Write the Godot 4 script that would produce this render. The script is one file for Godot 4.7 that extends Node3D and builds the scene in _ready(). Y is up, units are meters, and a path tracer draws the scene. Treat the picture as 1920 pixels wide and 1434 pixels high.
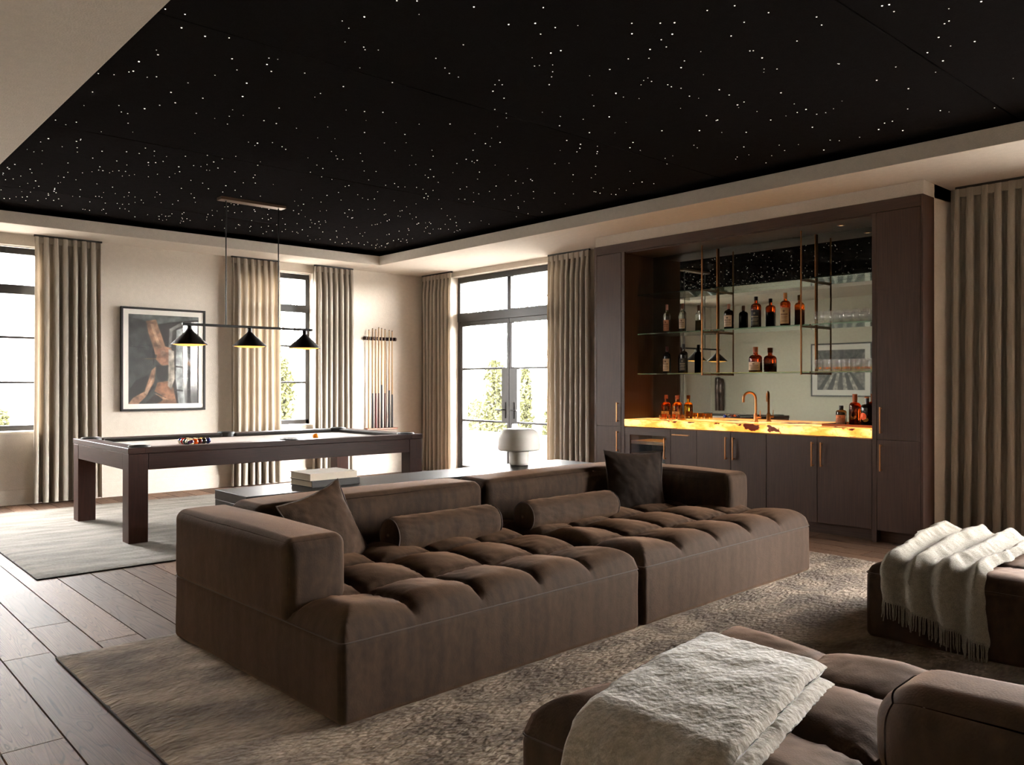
extends Node3D
# Lounge and pool room under a fibre-optic star ceiling. +x runs east (towards the bar wall), -z runs north (towards the wall behind the pool table).

var M := {}          # materials
var rng := RandomNumberGenerator.new()
var box_cache := {}

# ---------------------------------------------------------------- textures
func noise(seed_: int, freq: float, octaves := 4, kind := FastNoiseLite.TYPE_SIMPLEX_SMOOTH) -> FastNoiseLite:
	var n := FastNoiseLite.new()
	n.seed = seed_
	n.frequency = freq
	n.noise_type = kind
	n.fractal_octaves = octaves
	return n

func grey(seed_: int, w: int, h: int, freq: float, octaves := 4, to_w := 0, to_h := 0) -> PackedByteArray:
	var im: Image = noise(seed_, freq, octaves).get_seamless_image(w, h)
	im.convert(Image.FORMAT_L8)
	if to_w > 0:
		im.resize(to_w, to_h, Image.INTERPOLATE_CUBIC)
	return im.get_data()

func tex(im: Image) -> ImageTexture:
	return ImageTexture.create_from_image(im)

func mix_tex(size: int, layers: Array, a: Color, b: Color, lo := 0.0, hi := 1.0) -> ImageTexture:
	# layers: [[bytes, weight], ...]; their weighted sum runs from colour a to colour b
	var out := PackedByteArray()
	out.resize(size * size * 3)
	var lut := []
	for k in 256:
		var c: Color = a.lerp(b, clampf((k / 255.0 - lo) / (hi - lo), 0.0, 1.0))
		lut.append([int(c.r * 255.0), int(c.g * 255.0), int(c.b * 255.0)])
	var l0: PackedByteArray = layers[0][0]
	var w0: float = layers[0][1]
	var l1: PackedByteArray = layers[1][0]
	var w1: float = layers[1][1]
	for i in size * size:
		var t: int = clampi(int(l0[i] * w0 + l1[i] * w1), 0, 255)
		var c = lut[t]
		out[i * 3] = c[0]
		out[i * 3 + 1] = c[1]
		out[i * 3 + 2] = c[2]
	return tex(Image.create_from_data(size, size, false, Image.FORMAT_RGB8, out))

func normal_tex(bytes: PackedByteArray, size: int, strength: float) -> ImageTexture:
	var im := Image.create_from_data(size, size, false, Image.FORMAT_L8, bytes)
	im.convert(Image.FORMAT_RGBA8)
	im.bump_map_to_normal_map(strength)
	return tex(im)

func wood_tex(size: int, seed_: int, a: Color, b: Color, rings: float, along_u: bool, ring_share := 0.5, line := Color(-1, 0, 0)) -> ImageTexture:
	# fibres and cathedral rings of a sawn board; the grain runs along u or v
	var w := 24 if along_u else size
	var h := size if along_u else 24
	var fine := grey(seed_, w, h, 0.12, 3, size, size)
	var bw := 16 if along_u else 64
	var bh := 64 if along_u else 16
	var broad := grey(seed_ + 7, bw, bh, 0.045, 2, size, size)
	var out := PackedByteArray()
	out.resize(size * size * 3)
	for i in size * size:
		var g: float = broad[i] / 255.0 * rings
		g = g - floorf(g)
		var ring: float = smoothstep(0.0, 0.75, g) * (1.0 - smoothstep(0.88, 1.0, g))
		var t: float = fine[i] / 255.0 * (1.0 - ring_share) + ring * ring_share
		var c: Color = a.lerp(b, t)
		if line.r >= 0.0 and g > 0.8:
			c = c.lerp(line, smoothstep(0.8, 0.93, g) * 0.5)
		out[i * 3] = int(c.r * 255.0)
		out[i * 3 + 1] = int(c.g * 255.0)
		out[i * 3 + 2] = int(c.b * 255.0)
	return tex(Image.create_from_data(size, size, false, Image.FORMAT_RGB8, out))

func fill_poly(im: Image, pts: Array, c: Color, rough := 0.0) -> void:
	# a flat printed shape, points in 0..1 of the picture
	var w := im.get_width()
	var h := im.get_height()
	var poly := PackedVector2Array()
	var lo := Vector2(1e9, 1e9)
	var hi := Vector2(-1e9, -1e9)
	for p in pts:
		var q := Vector2(p[0] * w, p[1] * h)
		poly.append(q)
		lo = lo.min(q)
		hi = hi.max(q)
	for y in range(maxi(0, int(lo.y)), mini(h, int(hi.y) + 1)):
		for x in range(maxi(0, int(lo.x)), mini(w, int(hi.x) + 1)):
			if Geometry2D.is_point_in_polygon(Vector2(x + 0.5, y + 0.5), poly):
				var k := 1.0 + rough * (rng.randf() - 0.5)
				im.set_pixel(x, y, Color(c.r * k, c.g * k, c.b * k).clamp())

# ---------------------------------------------------------------- materials
func mat(called: String, c: Color, rough := 0.6, metal := 0.0) -> StandardMaterial3D:
	var m := StandardMaterial3D.new()
	m.resource_name = called
	m.albedo_color = c
	m.roughness = rough
	m.metallic = metal
	m.cull_mode = BaseMaterial3D.CULL_DISABLED
	M[called] = m
	return m

func tri(m: StandardMaterial3D, scale: Vector3, world := false) -> StandardMaterial3D:
	m.uv1_triplanar = true
	m.uv1_world_triplanar = world
	m.uv1_scale = scale
	m.uv1_triplanar_sharpness = 6.0
	return m

func glass(called: String, c: Color, alpha: float, rough := 0.02) -> StandardMaterial3D:
	var m := mat(called, Color(c.r, c.g, c.b, alpha), rough)
	m.transparency = BaseMaterial3D.TRANSPARENCY_ALPHA
	return m

func solid_glass(called: String, c: Color, alpha := 0.0) -> StandardMaterial3D:
	var m := mat(called, Color(c.r, c.g, c.b, alpha), 0.03)
	m.refraction_enabled = true
	m.refraction_scale = 0.05
	return m

func glow(called: String, c: Color, energy: float) -> StandardMaterial3D:
	var m := mat(called, c, 0.5)
	m.emission_enabled = true
	m.emission = c
	m.emission_energy_multiplier = energy
	return m

func make_materials() -> void:
	var fine := grey(11, 512, 512, 0.16, 3)
	var mid := grey(12, 512, 512, 0.03, 4)
	var big := grey(13, 512, 512, 0.008, 4)
	var streak_v := grey(14, 512, 24, 0.10, 3, 512, 512)
	var streak_h := grey(15, 24, 512, 0.10, 3, 512, 512)
	var plaster_n := normal_tex(fine, 512, 2.0)
	# painted plaster
	var m := mat("plaster", Color(1, 1, 1), 0.9)
	m.albedo_texture = mix_tex(512, [[fine, 0.6], [mid, 0.4]], Color(0.755, 0.72, 0.67), Color(0.83, 0.79, 0.74))
	m.normal_enabled = true
	m.normal_texture = plaster_n
	m.normal_scale = 0.25
	tri(m, Vector3.ONE * 0.9, true)
	m = mat("plaster_dimmed", Color(0.86, 0.87, 0.85), 0.9)  # plaster copy darkened to stand in for weaker light on the west wall
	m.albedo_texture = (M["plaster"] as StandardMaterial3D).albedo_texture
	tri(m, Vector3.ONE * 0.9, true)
	m = mat("white_paint", Color(0.84, 0.80, 0.74), 0.55)
	m = mat("fridge_liner", Color(0.20, 0.20, 0.21), 0.5)
	# star ceiling
	m = mat("black_felt", Color(1, 1, 1), 0.95)
	m.albedo_texture = mix_tex(512, [[fine, 0.7], [mid, 0.3]], Color(0.075, 0.07, 0.072), Color(0.13, 0.122, 0.122))
	tri(m, Vector3.ONE * 0.8, true)
	m.specular_mode = BaseMaterial3D.SPECULAR_DISABLED
	glow("star_point", Color(1.0, 0.97, 0.92), 2.2)
	# floorboards
	for k in 4:
		m = mat("oak_board_%d" % k, Color(1, 1, 1), 0.36)
		var d := [1.0, 0.86, 1.1, 0.94][k] as float
		m.albedo_texture = wood_tex(512, 100 + k * 13, Color(0.36, 0.275, 0.225) * d, Color(0.47, 0.37, 0.305) * d, [9.0, 5.0, 13.0, 7.0][k], false, 0.4, Color(0.17, 0.12, 0.095))
		m.roughness = 0.60
		m.metallic_specular = 0.22
		m.normal_enabled = true
		m.normal_texture = normal_tex(grey(200 + k, 512, 24, 0.12, 3, 512, 512), 512, 2.0)
		m.normal_scale = 0.18
	# smoked oak joinery, grain upright / level
	m = mat("smoked_oak", Color(1, 1, 1), 0.52)
	m.metallic_specular = 0.38
	m.albedo_texture = wood_tex(512, 301, Color(0.205, 0.135, 0.10), Color(0.29, 0.20, 0.152), 3.0, false, 0.15)
	tri(m, Vector3(1.4, 0.7, 1.4))
	m = mat("smoked_oak_level", Color(1, 1, 1), 0.52)
	m.metallic_specular = 0.38
	m.albedo_texture = wood_tex(512, 302, Color(0.205, 0.135, 0.10), Color(0.29, 0.20, 0.152), 3.0, true, 0.15)
	tri(m, Vector3(0.7, 1.4, 0.7))
	m = mat("walnut_level", Color(1, 1, 1), 0.42)
	m.metallic_specular = 0.35
	m.albedo_texture = wood_tex(512, 303, Color(0.165, 0.083, 0.062), Color(0.27, 0.15, 0.115), 4.0, true, 0.25)
	tri(m, Vector3(0.8, 2.2, 0.8))
	m = mat("walnut", Color(1, 1, 1), 0.42)
	m.metallic_specular = 0.35
	m.albedo_texture = wood_tex(512, 304, Color(0.165, 0.083, 0.062), Color(0.27, 0.15, 0.115), 4.0, false, 0.25)
	tri(m, Vector3(2.2, 0.8, 2.2))
	m = mat("black_oak", Color(1, 1, 1), 0.38)
	m.metallic_specular = 0.32
	m.albedo_texture = wood_tex(512, 305, Color(0.115, 0.10, 0.095), Color(0.185, 0.16, 0.15), 4.0, true, 0.3)
	tri(m, Vector3(0.7, 2.0, 1.6))
	m = mat("tray_wood", Color(0.50, 0.25, 0.09), 0.35)
	m = mat("pale_oak", Color(0.62, 0.50, 0.36), 0.5)
	# velvet
	m = mat("velvet", Color(0.86, 0.65, 0.50), 0.85)
	m.albedo_texture = mix_tex(512, [[grey(19, 512, 128, 0.012, 3, 512, 512), 0.6], [mid, 0.4]], Color(0.155, 0.16, 0.168), Color(0.25, 0.255, 0.262), 0.2, 0.8)
	m.normal_enabled = true
	m.normal_texture = normal_tex(fine, 512, 3.0)
	m.normal_scale = 0.12
	m.rim_enabled = true
	m.rim = 0.34
	m.rim_tint = 1.0
	m.metallic_specular = 0.25
	tri(m, Vector3(1.6, 0.9, 1.6))
	m = mat("dark_velvet", Color(0.68, 0.53, 0.43), 0.85)
	m.albedo_texture = (M["velvet"] as StandardMaterial3D).albedo_texture
	m.rim_enabled = true
	m.rim = 0.35
	m.rim_tint = 1.0
	m.metallic_specular = 0.25
	tri(m, Vector3(2.4, 1.2, 2.4))
	mat("velvet_piping", Color(0.22, 0.172, 0.14), 0.85)
	# rugs
	m = mat("pool_rug", Color(1, 1, 1), 0.95)
	m.albedo_texture = mix_tex(512, [[grey(16, 128, 512, 0.02, 5, 512, 512), 0.65], [fine, 0.35]], Color(0.375, 0.35, 0.315), Color(0.505, 0.475, 0.435), 0.25, 0.75)
	m.normal_enabled = true
	m.normal_texture = normal_tex(mid, 512, 4.0)
	m.normal_scale = 0.35
	tri(m, Vector3.ONE * 0.55, true)
	m = mat("lounge_rug", Color(1, 1, 1), 0.95)
	m.albedo_texture = mix_tex(512, [[grey(17, 260, 512, 0.010, 5, 512, 512), 0.74], [grey(24, 180, 512, 0.12, 2, 512, 512), 0.26]], Color(0.34, 0.28, 0.228), Color(0.60, 0.525, 0.448), 0.22, 0.78)
	m.normal_enabled = true
	m.normal_texture = normal_tex(grey(18, 220, 512, 0.10, 3, 512, 512), 512, 6.0)
	m.normal_scale = 0.7
	tri(m, Vector3.ONE * 0.75, true)
	mat("rug_binding", Color(0.16, 0.13, 0.10), 0.9)
	# cloths
	m = mat("linen", Color(1, 1, 1), 0.9)
	m.albedo_texture = mix_tex(512, [[streak_v, 0.4], [fine, 0.6]], Color(0.555, 0.52, 0.475), Color(0.685, 0.65, 0.605))
	m.backlight_enabled = true
	m.backlight = Color(0.44, 0.40, 0.35)
	m.normal_enabled = true
	m.normal_texture = plaster_n
	m.normal_scale = 0.4
	tri(m, Vector3.ONE * 1.6)
	m = mat("mohair", Color(1, 1, 1), 0.95)
	m.albedo_texture = mix_tex(512, [[mid, 0.55], [fine, 0.45]], Color(0.42, 0.375, 0.32), Color(0.56, 0.51, 0.445), 0.25, 0.75)
	m.normal_enabled = true
	m.normal_texture = normal_tex(mid, 512, 6.0)
	m.normal_scale = 0.45
	m.rim_enabled = true
	m.rim = 0.5
	tri(m, Vector3.ONE * 2.4)
	m = mat("knit", Color(1, 1, 1), 0.95)
	m.albedo_texture = mix_tex(512, [[fine, 0.75], [mid, 0.25]], Color(0.40, 0.37, 0.32), Color(0.56, 0.525, 0.465), 0.25, 0.75)
	m.normal_enabled = true
	m.normal_texture = normal_tex(fine, 512, 8.0)
	m.normal_scale = 0.5
	tri(m, Vector3.ONE * 2.8)
	m = mat("billiard_cloth", Color(1, 1, 1), 0.9)
	m.albedo_texture = mix_tex(512, [[fine, 0.8], [mid, 0.2]], Color(0.55, 0.515, 0.495), Color(0.61, 0.575, 0.555))
	tri(m, Vector3.ONE * 2.0)
	# metals, ceramics, plain things
	mat("brass", Color(0.74, 0.51, 0.33), 0.30, 1.0)
	mat("aged_brass", Color(0.47, 0.31, 0.19), 0.35, 1.0)
	mat("bronze_canopy", Color(0.42, 0.33, 0.27), 0.35, 0.8)
	mat("black_metal", Color(0.055, 0.047, 0.043), 0.45, 0.3)
	mat("shade_black", Color(0.085, 0.06, 0.05), 0.42, 0.2)
	mat("window_bronze", Color(0.105, 0.095, 0.09), 0.45)
	mat("frame_black", Color(0.06, 0.042, 0.038), 0.4)
	mat("mount_board", Color(0.90, 0.875, 0.84), 0.9)
	mat("stone_white", Color(0.89, 0.87, 0.84), 0.5)
	mat("rubber_black", Color(0.03, 0.027, 0.025), 0.6)
	mat("cushion_cloth", Color(0.12, 0.10, 0.09), 0.9)
	mat("book_cream", Color(0.72, 0.67, 0.60), 0.7)
	mat("book_grey", Color(0.16, 0.145, 0.135), 0.7)
	mat("paper", Color(0.76, 0.71, 0.63), 0.9)
	mat("bronze_dark", Color(0.18, 0.12, 0.085), 0.4, 0.4)
	m = mat("mirror", Color(0.68, 0.69, 0.655), 0.015, 1.0)
	glass("window_glass", Color(1, 1, 1), 0.004)
	glass("picture_glass", Color(1, 1, 1), 0.02).metallic_specular = 0.25
	glass("fridge_glass", Color(0.3, 0.32, 0.33), 0.12)
	solid_glass("shelf_glass", Color(0.82, 0.95, 0.90))
	solid_glass("clear_glass", Color(0.96, 0.97, 0.96))
	glass("thin_glass", Color(0.95, 0.96, 0.95), 0.05)
	solid_glass("amber_glass", Color(0.80, 0.33, 0.07))
	solid_glass("deep_amber_glass", Color(0.55, 0.17, 0.035))
	solid_glass("smoke_glass", Color(0.35, 0.30, 0.25))
	solid_glass("honey_glass", Color(0.95, 0.62, 0.22))
	mat("wine_glass_dark", Color(0.028, 0.018, 0.014), 0.08)
	mat("green_black_glass", Color(0.02, 0.028, 0.018), 0.08)
	mat("capsule_red", Color(0.34, 0.07, 0.05), 0.45)
	mat("capsule_black", Color(0.035, 0.03, 0.03), 0.4)
	mat("capsule_tan", Color(0.66, 0.42, 0.22), 0.5)
	mat("capsule_blush", Color(0.66, 0.45, 0.38), 0.5)
	mat("cork_wood", Color(0.62, 0.33, 0.16), 0.55)
	mat("label_orange", Color(0.80, 0.33, 0.09), 0.6)
	# printed bottle labels (paper with rows of small illegible print)
	for k in 4:
		var base := [Color(0.80, 0.70, 0.61), Color(0.72, 0.58, 0.40), Color(0.12, 0.11, 0.105), Color(0.78, 0.52, 0.38)][k] as Color
		var ink := [Color(0.22, 0.15, 0.12), Color(0.30, 0.16, 0.08), Color(0.70, 0.62, 0.50), Color(0.34, 0.18, 0.11)][k] as Color
		var im := Image.create(64, 96, false, Image.FORMAT_RGB8)
		im.fill(base)
		rng.seed = 900 + k
		# an emblem, a title bar and thin lines of small print
		for e in range(-7, 8):
			im.fill_rect(Rect2i(32 - int(sqrt(49.0 - e * e)), 20 + e, maxi(1, int(2.0 * sqrt(49.0 - e * e))), 1), ink.lerp(base, 0.35))
		im.fill_rect(Rect2i(10, 36, 44, 7), ink)
		im.fill_rect(Rect2i(14, 38, 36, 2), base)
		for row in [50, 55, 60, 65, 74, 79, 84]:
			var x := rng.randi_range(8, 16)
			var stop := rng.randi_range(44, 56)
			while x < stop:
				var w := rng.randi_range(2, 5)
				im.fill_rect(Rect2i(x, row, w, 2), ink)
				x += w + 1
		m = mat("bottle_label_%d" % k, Color(1, 1, 1), 0.7)
		m.albedo_texture = tex(im)
	# backlit onyx: cream and amber stone with rust-brown inclusions
	var oa := grey(41, 512, 512, 0.010, 4)
	var ob := grey(42, 512, 512, 0.009, 5)
	var oimg := PackedByteArray()
	oimg.resize(512 * 512 * 3)
	for i in 512 * 512:
		var t := oa[i] / 255.0
		var v := ob[i] / 255.0
		var c := Color(1.0, 0.66, 0.26).lerp(Color(1.0, 0.86, 0.54), smoothstep(0.25, 0.75, t))
		var vein := 1.0 - smoothstep(0.0, 0.025, absf(v - 0.5))
		c = c.lerp(Color(0.80, 0.42, 0.13), vein * 0.35)
		c = c.lerp(Color(0.30, 0.085, 0.03), smoothstep(0.675, 0.74, v))
		oimg[i * 3] = int(c.r * 255.0)
		oimg[i * 3 + 1] = int(c.g * 255.0)
		oimg[i * 3 + 2] = int(c.b * 255.0)
	var onyx := tex(Image.create_from_data(512, 512, false, Image.FORMAT_RGB8, oimg))
	m = mat("onyx_lit", Color(0.8, 0.75, 0.7), 0.12)
	m.albedo_texture = onyx
	m.emission_enabled = true
	m.emission = Color(1, 1, 1)
	m.emission_operator = BaseMaterial3D.EMISSION_OP_MULTIPLY
	m.emission_texture = onyx
	m.emission_energy_multiplier = 1.35
	tri(m, Vector3(0.55, 1.1, 0.55))
	glow("lamp_diffuser", Color(1.0, 0.74, 0.36), 1.6)
	glow("downlight_lens", Color(1.0, 0.86, 0.66), 1.0)
	# pool balls
	for q in [["yellow", Color(0.86, 0.62, 0.08)], ["blue", Color(0.05, 0.10, 0.34)], ["red", Color(0.72, 0.06, 0.04)], ["purple", Color(0.20, 0.06, 0.22)], ["orange", Color(0.85, 0.30, 0.04)], ["green", Color(0.03, 0.20, 0.09)], ["maroon", Color(0.30, 0.04, 0.035)], ["amber", Color(0.86, 0.50, 0.11)], ["black", Color(0.02, 0.02, 0.02)], ["ivory", Color(0.88, 0.82, 0.70)]]:
		mat("ball_" + q[0], q[1], 0.08)
	# outdoors
	m = mat("terrace_stone", Color(0.36, 0.35, 0.335), 0.9)
	mat("render_white", Color(0.80, 0.79, 0.77), 0.9)
	mat("render_grey", Color(0.36, 0.355, 0.35), 0.9)
	m = mat("leaf_lime", Color(0.24, 0.245, 0.095), 0.9)
	m.backlight_enabled = true
	m.backlight = Color(0.05, 0.055, 0.015)
	mat("bark_pale", Color(0.33, 0.285, 0.255), 0.9)
	mat("roof_zinc", Color(0.60, 0.60, 0.61), 0.6)
	# cue woods
	mat("maple", Color(0.70, 0.56, 0.38), 0.35)
	mat("butt_red", Color(0.34, 0.10, 0.05), 0.3)
	mat("butt_black", Color(0.045, 0.03, 0.03), 0.3)
	mat("butt_brown", Color(0.26, 0.13, 0.065), 0.3)

# ---------------------------------------------------------------- mesh building
class Shape:
	var v := PackedVector3Array()
	var n := PackedVector3Array()
	var t := PackedVector2Array()
	var ix := PackedInt32Array()
	func grid(cols: int, rows: int, f: Callable, wrap := false, flip := false) -> void:
		# f(u, w) -> Vector3 on a (cols+1) x (rows+1) lattice; smooth normals from neighbours
		var at := v.size()
		var P := PackedVector3Array()
		for j in rows + 1:
			for i in cols + 1:
				P.append(f.call(float(i) / cols, float(j) / rows))
		for j in rows + 1:
			for i in cols + 1:
				var il := i - 1
				var ir := i + 1
				if wrap:
					if i == 0: il = cols - 1
					if i == cols: ir = 1
				il = maxi(il, 0)
				ir = mini(ir, cols)
				var a := P[j * (cols + 1) + ir] - P[j * (cols + 1) + il]
				var b := P[mini(j + 1, rows) * (cols + 1) + i] - P[maxi(j - 1, 0) * (cols + 1) + i]
				var nn := b.cross(a)
				if nn.length_squared() < 1e-16:
					nn = P[mini(j + 1, rows) * (cols + 1) + i] - P[maxi(j - 1, 0) * (cols + 1) + i]
					nn = Vector3(0, signf(nn.y) if absf(nn.y) > 1e-9 else 1.0, 0)
				nn = nn.normalized()
				v.append(P[j * (cols + 1) + i])
				n.append(-nn if flip else nn)
				t.append(Vector2(float(i) / cols, float(j) / rows))
		for j in rows:
			for i in cols:
				var a := at + j * (cols + 1) + i
				var b := a + 1
				var c := a + cols + 1
				var d := c + 1
				if flip:
					ix.append_array(PackedInt32Array([a, c, b, b, c, d]))
				else:
					ix.append_array(PackedInt32Array([a, b, c, b, d, c]))
	func quad(a: Vector3, b: Vector3, c: Vector3, d: Vector3, uv := Rect2(0, 0, 1, 1)) -> void:
		# corners clockwise as seen from the front
		var nn := (c - a).cross(b - a).normalized()
		var at := v.size()
		v.append_array(PackedVector3Array([a, b, c, d]))
		for k in 4: n.append(nn)
		t.append_array(PackedVector2Array([uv.position, Vector2(uv.end.x, uv.position.y), uv.end, Vector2(uv.position.x, uv.end.y)]))
		ix.append_array(PackedInt32Array([at, at + 1, at + 2, at, at + 2, at + 3]))
	func box(lo: Vector3, hi: Vector3) -> void:
		var p := func(x, y, z): return Vector3(hi.x if x else lo.x, hi.y if y else lo.y, hi.z if z else lo.z)
		var s := hi - lo
		quad(p.call(0, 1, 1), p.call(1, 1, 1), p.call(1, 0, 1), p.call(0, 0, 1), Rect2(0, 0, s.x, s.y))
		quad(p.call(1, 1, 0), p.call(0, 1, 0), p.call(0, 0, 0), p.call(1, 0, 0), Rect2(0, 0, s.x, s.y))
		quad(p.call(1, 1, 1), p.call(1, 1, 0), p.call(1, 0, 0), p.call(1, 0, 1), Rect2(0, 0, s.z, s.y))
		quad(p.call(0, 1, 0), p.call(0, 1, 1), p.call(0, 0, 1), p.call(0, 0, 0), Rect2(0, 0, s.z, s.y))
		quad(p.call(0, 1, 0), p.call(1, 1, 0), p.call(1, 1, 1), p.call(0, 1, 1), Rect2(0, 0, s.x, s.z))
		quad(p.call(0, 0, 1), p.call(1, 0, 1), p.call(1, 0, 0), p.call(0, 0, 0), Rect2(0, 0, s.x, s.z))
	func rbox(lo: Vector3, hi: Vector3, r: float, seg := 1, flat_div := 1, puff := 0.0, bend = null) -> void:
		# a box with rounded edges; puff swells its faces, bend(p) moves the points
		var h := (hi - lo) / 2.0
		var mid := (hi + lo) / 2.0
		r = minf(r, minf(h.x, minf(h.y, h.z)) * 0.999)
		var ks := []
		for ax in 3:
			var a := []
			for k in seg + 1:
				a.append(-h[ax] + r * (1.0 - cos(PI / 2.0 * 0.0) + 0.0) * 0.0 + r * (1.0 - tan(PI / 4.0 * (1.0 - float(k) / seg))))
			var L: float = h[ax] - r
			for k in range(1, flat_div):
				a.append(-L + 2.0 * L * k / flat_div)
			for k in seg + 1:
				a.append(h[ax] - r * (1.0 - tan(PI / 4.0 * float(k) / seg)))
			ks.append(a)
		for ax in 3:
			var bx := (ax + 1) % 3
			var cx := (ax + 2) % 3
			for sgn in [-1.0, 1.0]:
				var B: Array = ks[bx]
				var C: Array = ks[cx]
				var at := v.size()
				for j in C.size():
					for i in B.size():
						var p := Vector3()
						p[ax] = sgn * h[ax]
						p[bx] = B[i]
						p[cx] = C[j]
						var inner := p.clamp(-(h - Vector3.ONE * r), h - Vector3.ONE * r)
						var nn := (p - inner).normalized()
						var q := inner + nn * r
						if puff > 0.0:
							var e := Vector3(q.x / h.x, q.y / h.y, q.z / h.z)
							var f := (1.0 - e[bx] * e[bx]) * (1.0 - e[cx] * e[cx])
							q[ax] += sgn * puff * f
							nn[bx] += sgn * 0.0 + puff * 2.0 * e[bx] / h[bx] * (1.0 - e[cx] * e[cx]) * absf(nn[ax])
							nn[cx] += puff * 2.0 * e[cx] / h[cx] * (1.0 - e[bx] * e[bx]) * absf(nn[ax])
							nn = nn.normalized()
						q += mid
						if bend != null:
							q = bend.call(q)
						v.append(q)
						n.append(nn)
						t.append(Vector2(p[bx], p[cx]))
				var w := B.size()
				for j in C.size() - 1:
					for i in w - 1:
						var a := at + j * w + i
						if sgn > 0.0:
							ix.append_array(PackedInt32Array([a, a + w, a + 1, a + 1, a + w, a + w + 1]))
						else:
							ix.append_array(PackedInt32Array([a, a + 1, a + w, a + 1, a + w + 1, a + w]))
	func lathe(profile: Array, seg: int, at := Vector3.ZERO, sx := 1.0, sz := 1.0) -> void:
		# profile points [radius, height] from bottom to top; sharp corners by repeating a point
		for k in profile.size() - 1:
			var a: Array = profile[k]
			var b: Array = profile[k + 1]
			if a == b:
				continue
			var f := func(u: float, w: float) -> Vector3:
				var r: float = lerpf(a[0], b[0], w)
				return at + Vector3(cos(u * TAU) * r * sx, lerpf(a[1], b[1], w), sin(u * TAU) * r * sz)
			ring(f, a, b, seg, at, sx, sz, profile, k)
	func ring(f: Callable, a: Array, b: Array, seg: int, at: Vector3, sx: float, sz: float, profile: Array, k: int) -> void:
		var start := v.size()
		var d := Vector2(b[0] - a[0], b[1] - a[1])
		var face := Vector2(d.y, -d.x).normalized()
		var na := face
		var nb := face
		if k > 0 and profile[k - 1] != a:
			var e := Vector2(a[0] - profile[k - 1][0], a[1] - profile[k - 1][1])
			var fe := Vector2(e.y, -e.x).normalized()
			if fe.dot(face) > 0.6: na = (face + fe).normalized()
		if k + 2 < profile.size() and profile[k + 2] != b:
			var e := Vector2(profile[k + 2][0] - b[0], profile[k + 2][1] - b[1])
			var fe := Vector2(e.y, -e.x).normalized()
			if fe.dot(face) > 0.6: nb = (face + fe).normalized()
		for j in 2:
			var nn := na if j == 0 else nb
			for i in seg + 1:
				var u := float(i) / seg
				v.append(f.call(u, float(j)))
				n.append(Vector3(cos(u * TAU) * nn.x / sx, nn.y, sin(u * TAU) * nn.x / sz).normalized())
				t.append(Vector2(u, float(j)))
		for i in seg:
			var p := start + i
			var q := p + seg + 1
			ix.append_array(PackedInt32Array([p, p + 1, q, p + 1, q + 1, q]))
	func tube(path: Array, r0: float, r1 := -1.0, seg := 8, caps := true) -> void:
		if r1 < 0.0: r1 = r0
		var start := v.size()
		var m := path.size()
		var side := Vector3.ZERO
		for j in m:
			var dir: Vector3 = ((path[mini(j + 1, m - 1)] as Vector3) - (path[maxi(j - 1, 0)] as Vector3)).normalized()
			if side == Vector3.ZERO:
				side = dir.cross(Vector3.UP if absf(dir.y) < 0.9 else Vector3.RIGHT).normalized()
			side = (side - dir * side.dot(dir)).normalized()
			var up := side.cross(dir)
			var r := lerpf(r0, r1, float(j) / (m - 1))
			for i in seg + 1:
				var a := TAU * i / seg
				var nn := side * cos(a) + up * sin(a)
				v.append(path[j] + nn * r)
				n.append(nn)
				t.append(Vector2(float(i) / seg, float(j)))
		for j in m - 1:
			for i in seg:
				var a := start + j * (seg + 1) + i
				ix.append_array(PackedInt32Array([a, a + 1, a + seg + 1, a + 1, a + seg + 2, a + seg + 1]))
		if caps:
			for e in [0, m - 1]:
				var c := v.size()
				var dir: Vector3 = (path[0] - path[1]).normalized() if e == 0 else (path[m - 1] - path[m - 2]).normalized()
				v.append(path[e])
				n.append(dir)
				t.append(Vector2.ZERO)
				for i in seg + 1:
					v.append(v[start + e * (seg + 1) + i])
					n.append(dir)
					t.append(Vector2.ZERO)
				for i in seg:
					ix.append_array(PackedInt32Array([c, c + 2 + i, c + 1 + i]) if e == 0 else PackedInt32Array([c, c + 1 + i, c + 2 + i]))
	func mesh() -> ArrayMesh:
		var a := []
		a.resize(Mesh.ARRAY_MAX)
		a[Mesh.ARRAY_VERTEX] = v
		a[Mesh.ARRAY_NORMAL] = n
		a[Mesh.ARRAY_TEX_UV] = t
		a[Mesh.ARRAY_INDEX] = ix
		var m := ArrayMesh.new()
		m.add_surface_from_arrays(Mesh.PRIMITIVE_TRIANGLES, a)
		return m

func numbered(called: String, parent: Node) -> String:
	if not parent.has_node(called):
		return called
	var k := 1
	if parent.has_meta("count_" + called):
		k = parent.get_meta("count_" + called)
	while parent.has_node("%s_%03d" % [called, k]):
		k += 1
	parent.set_meta("count_" + called, k + 1)
	return "%s_%03d" % [called, k]

func put(called: String, mesh: Mesh, material, parent: Node = null, at := Vector3.ZERO) -> MeshInstance3D:
	var o := MeshInstance3D.new()
	var under: Node = parent if parent else self
	o.name = numbered(called, under)
	o.mesh = mesh
	o.material_override = M[material] if material is String else material
	o.position = at
	under.add_child(o, true)
	return o

func bar(called: String, lo: Vector3, hi: Vector3, material, parent: Node = null, r := 0.004) -> MeshInstance3D:
	# a box with eased edges between two corners
	var s := Shape.new()
	s.rbox(lo, hi, r)
	return put(called, s.mesh(), material, parent)

func tag(o: Node, label: String, category: String, group := "", kind := "") -> Node:
	o.set_meta("label", label)
	if category: o.set_meta("category", category)
	if group: o.set_meta("group", group)
	if kind: o.set_meta("kind", kind)
	return o

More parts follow.
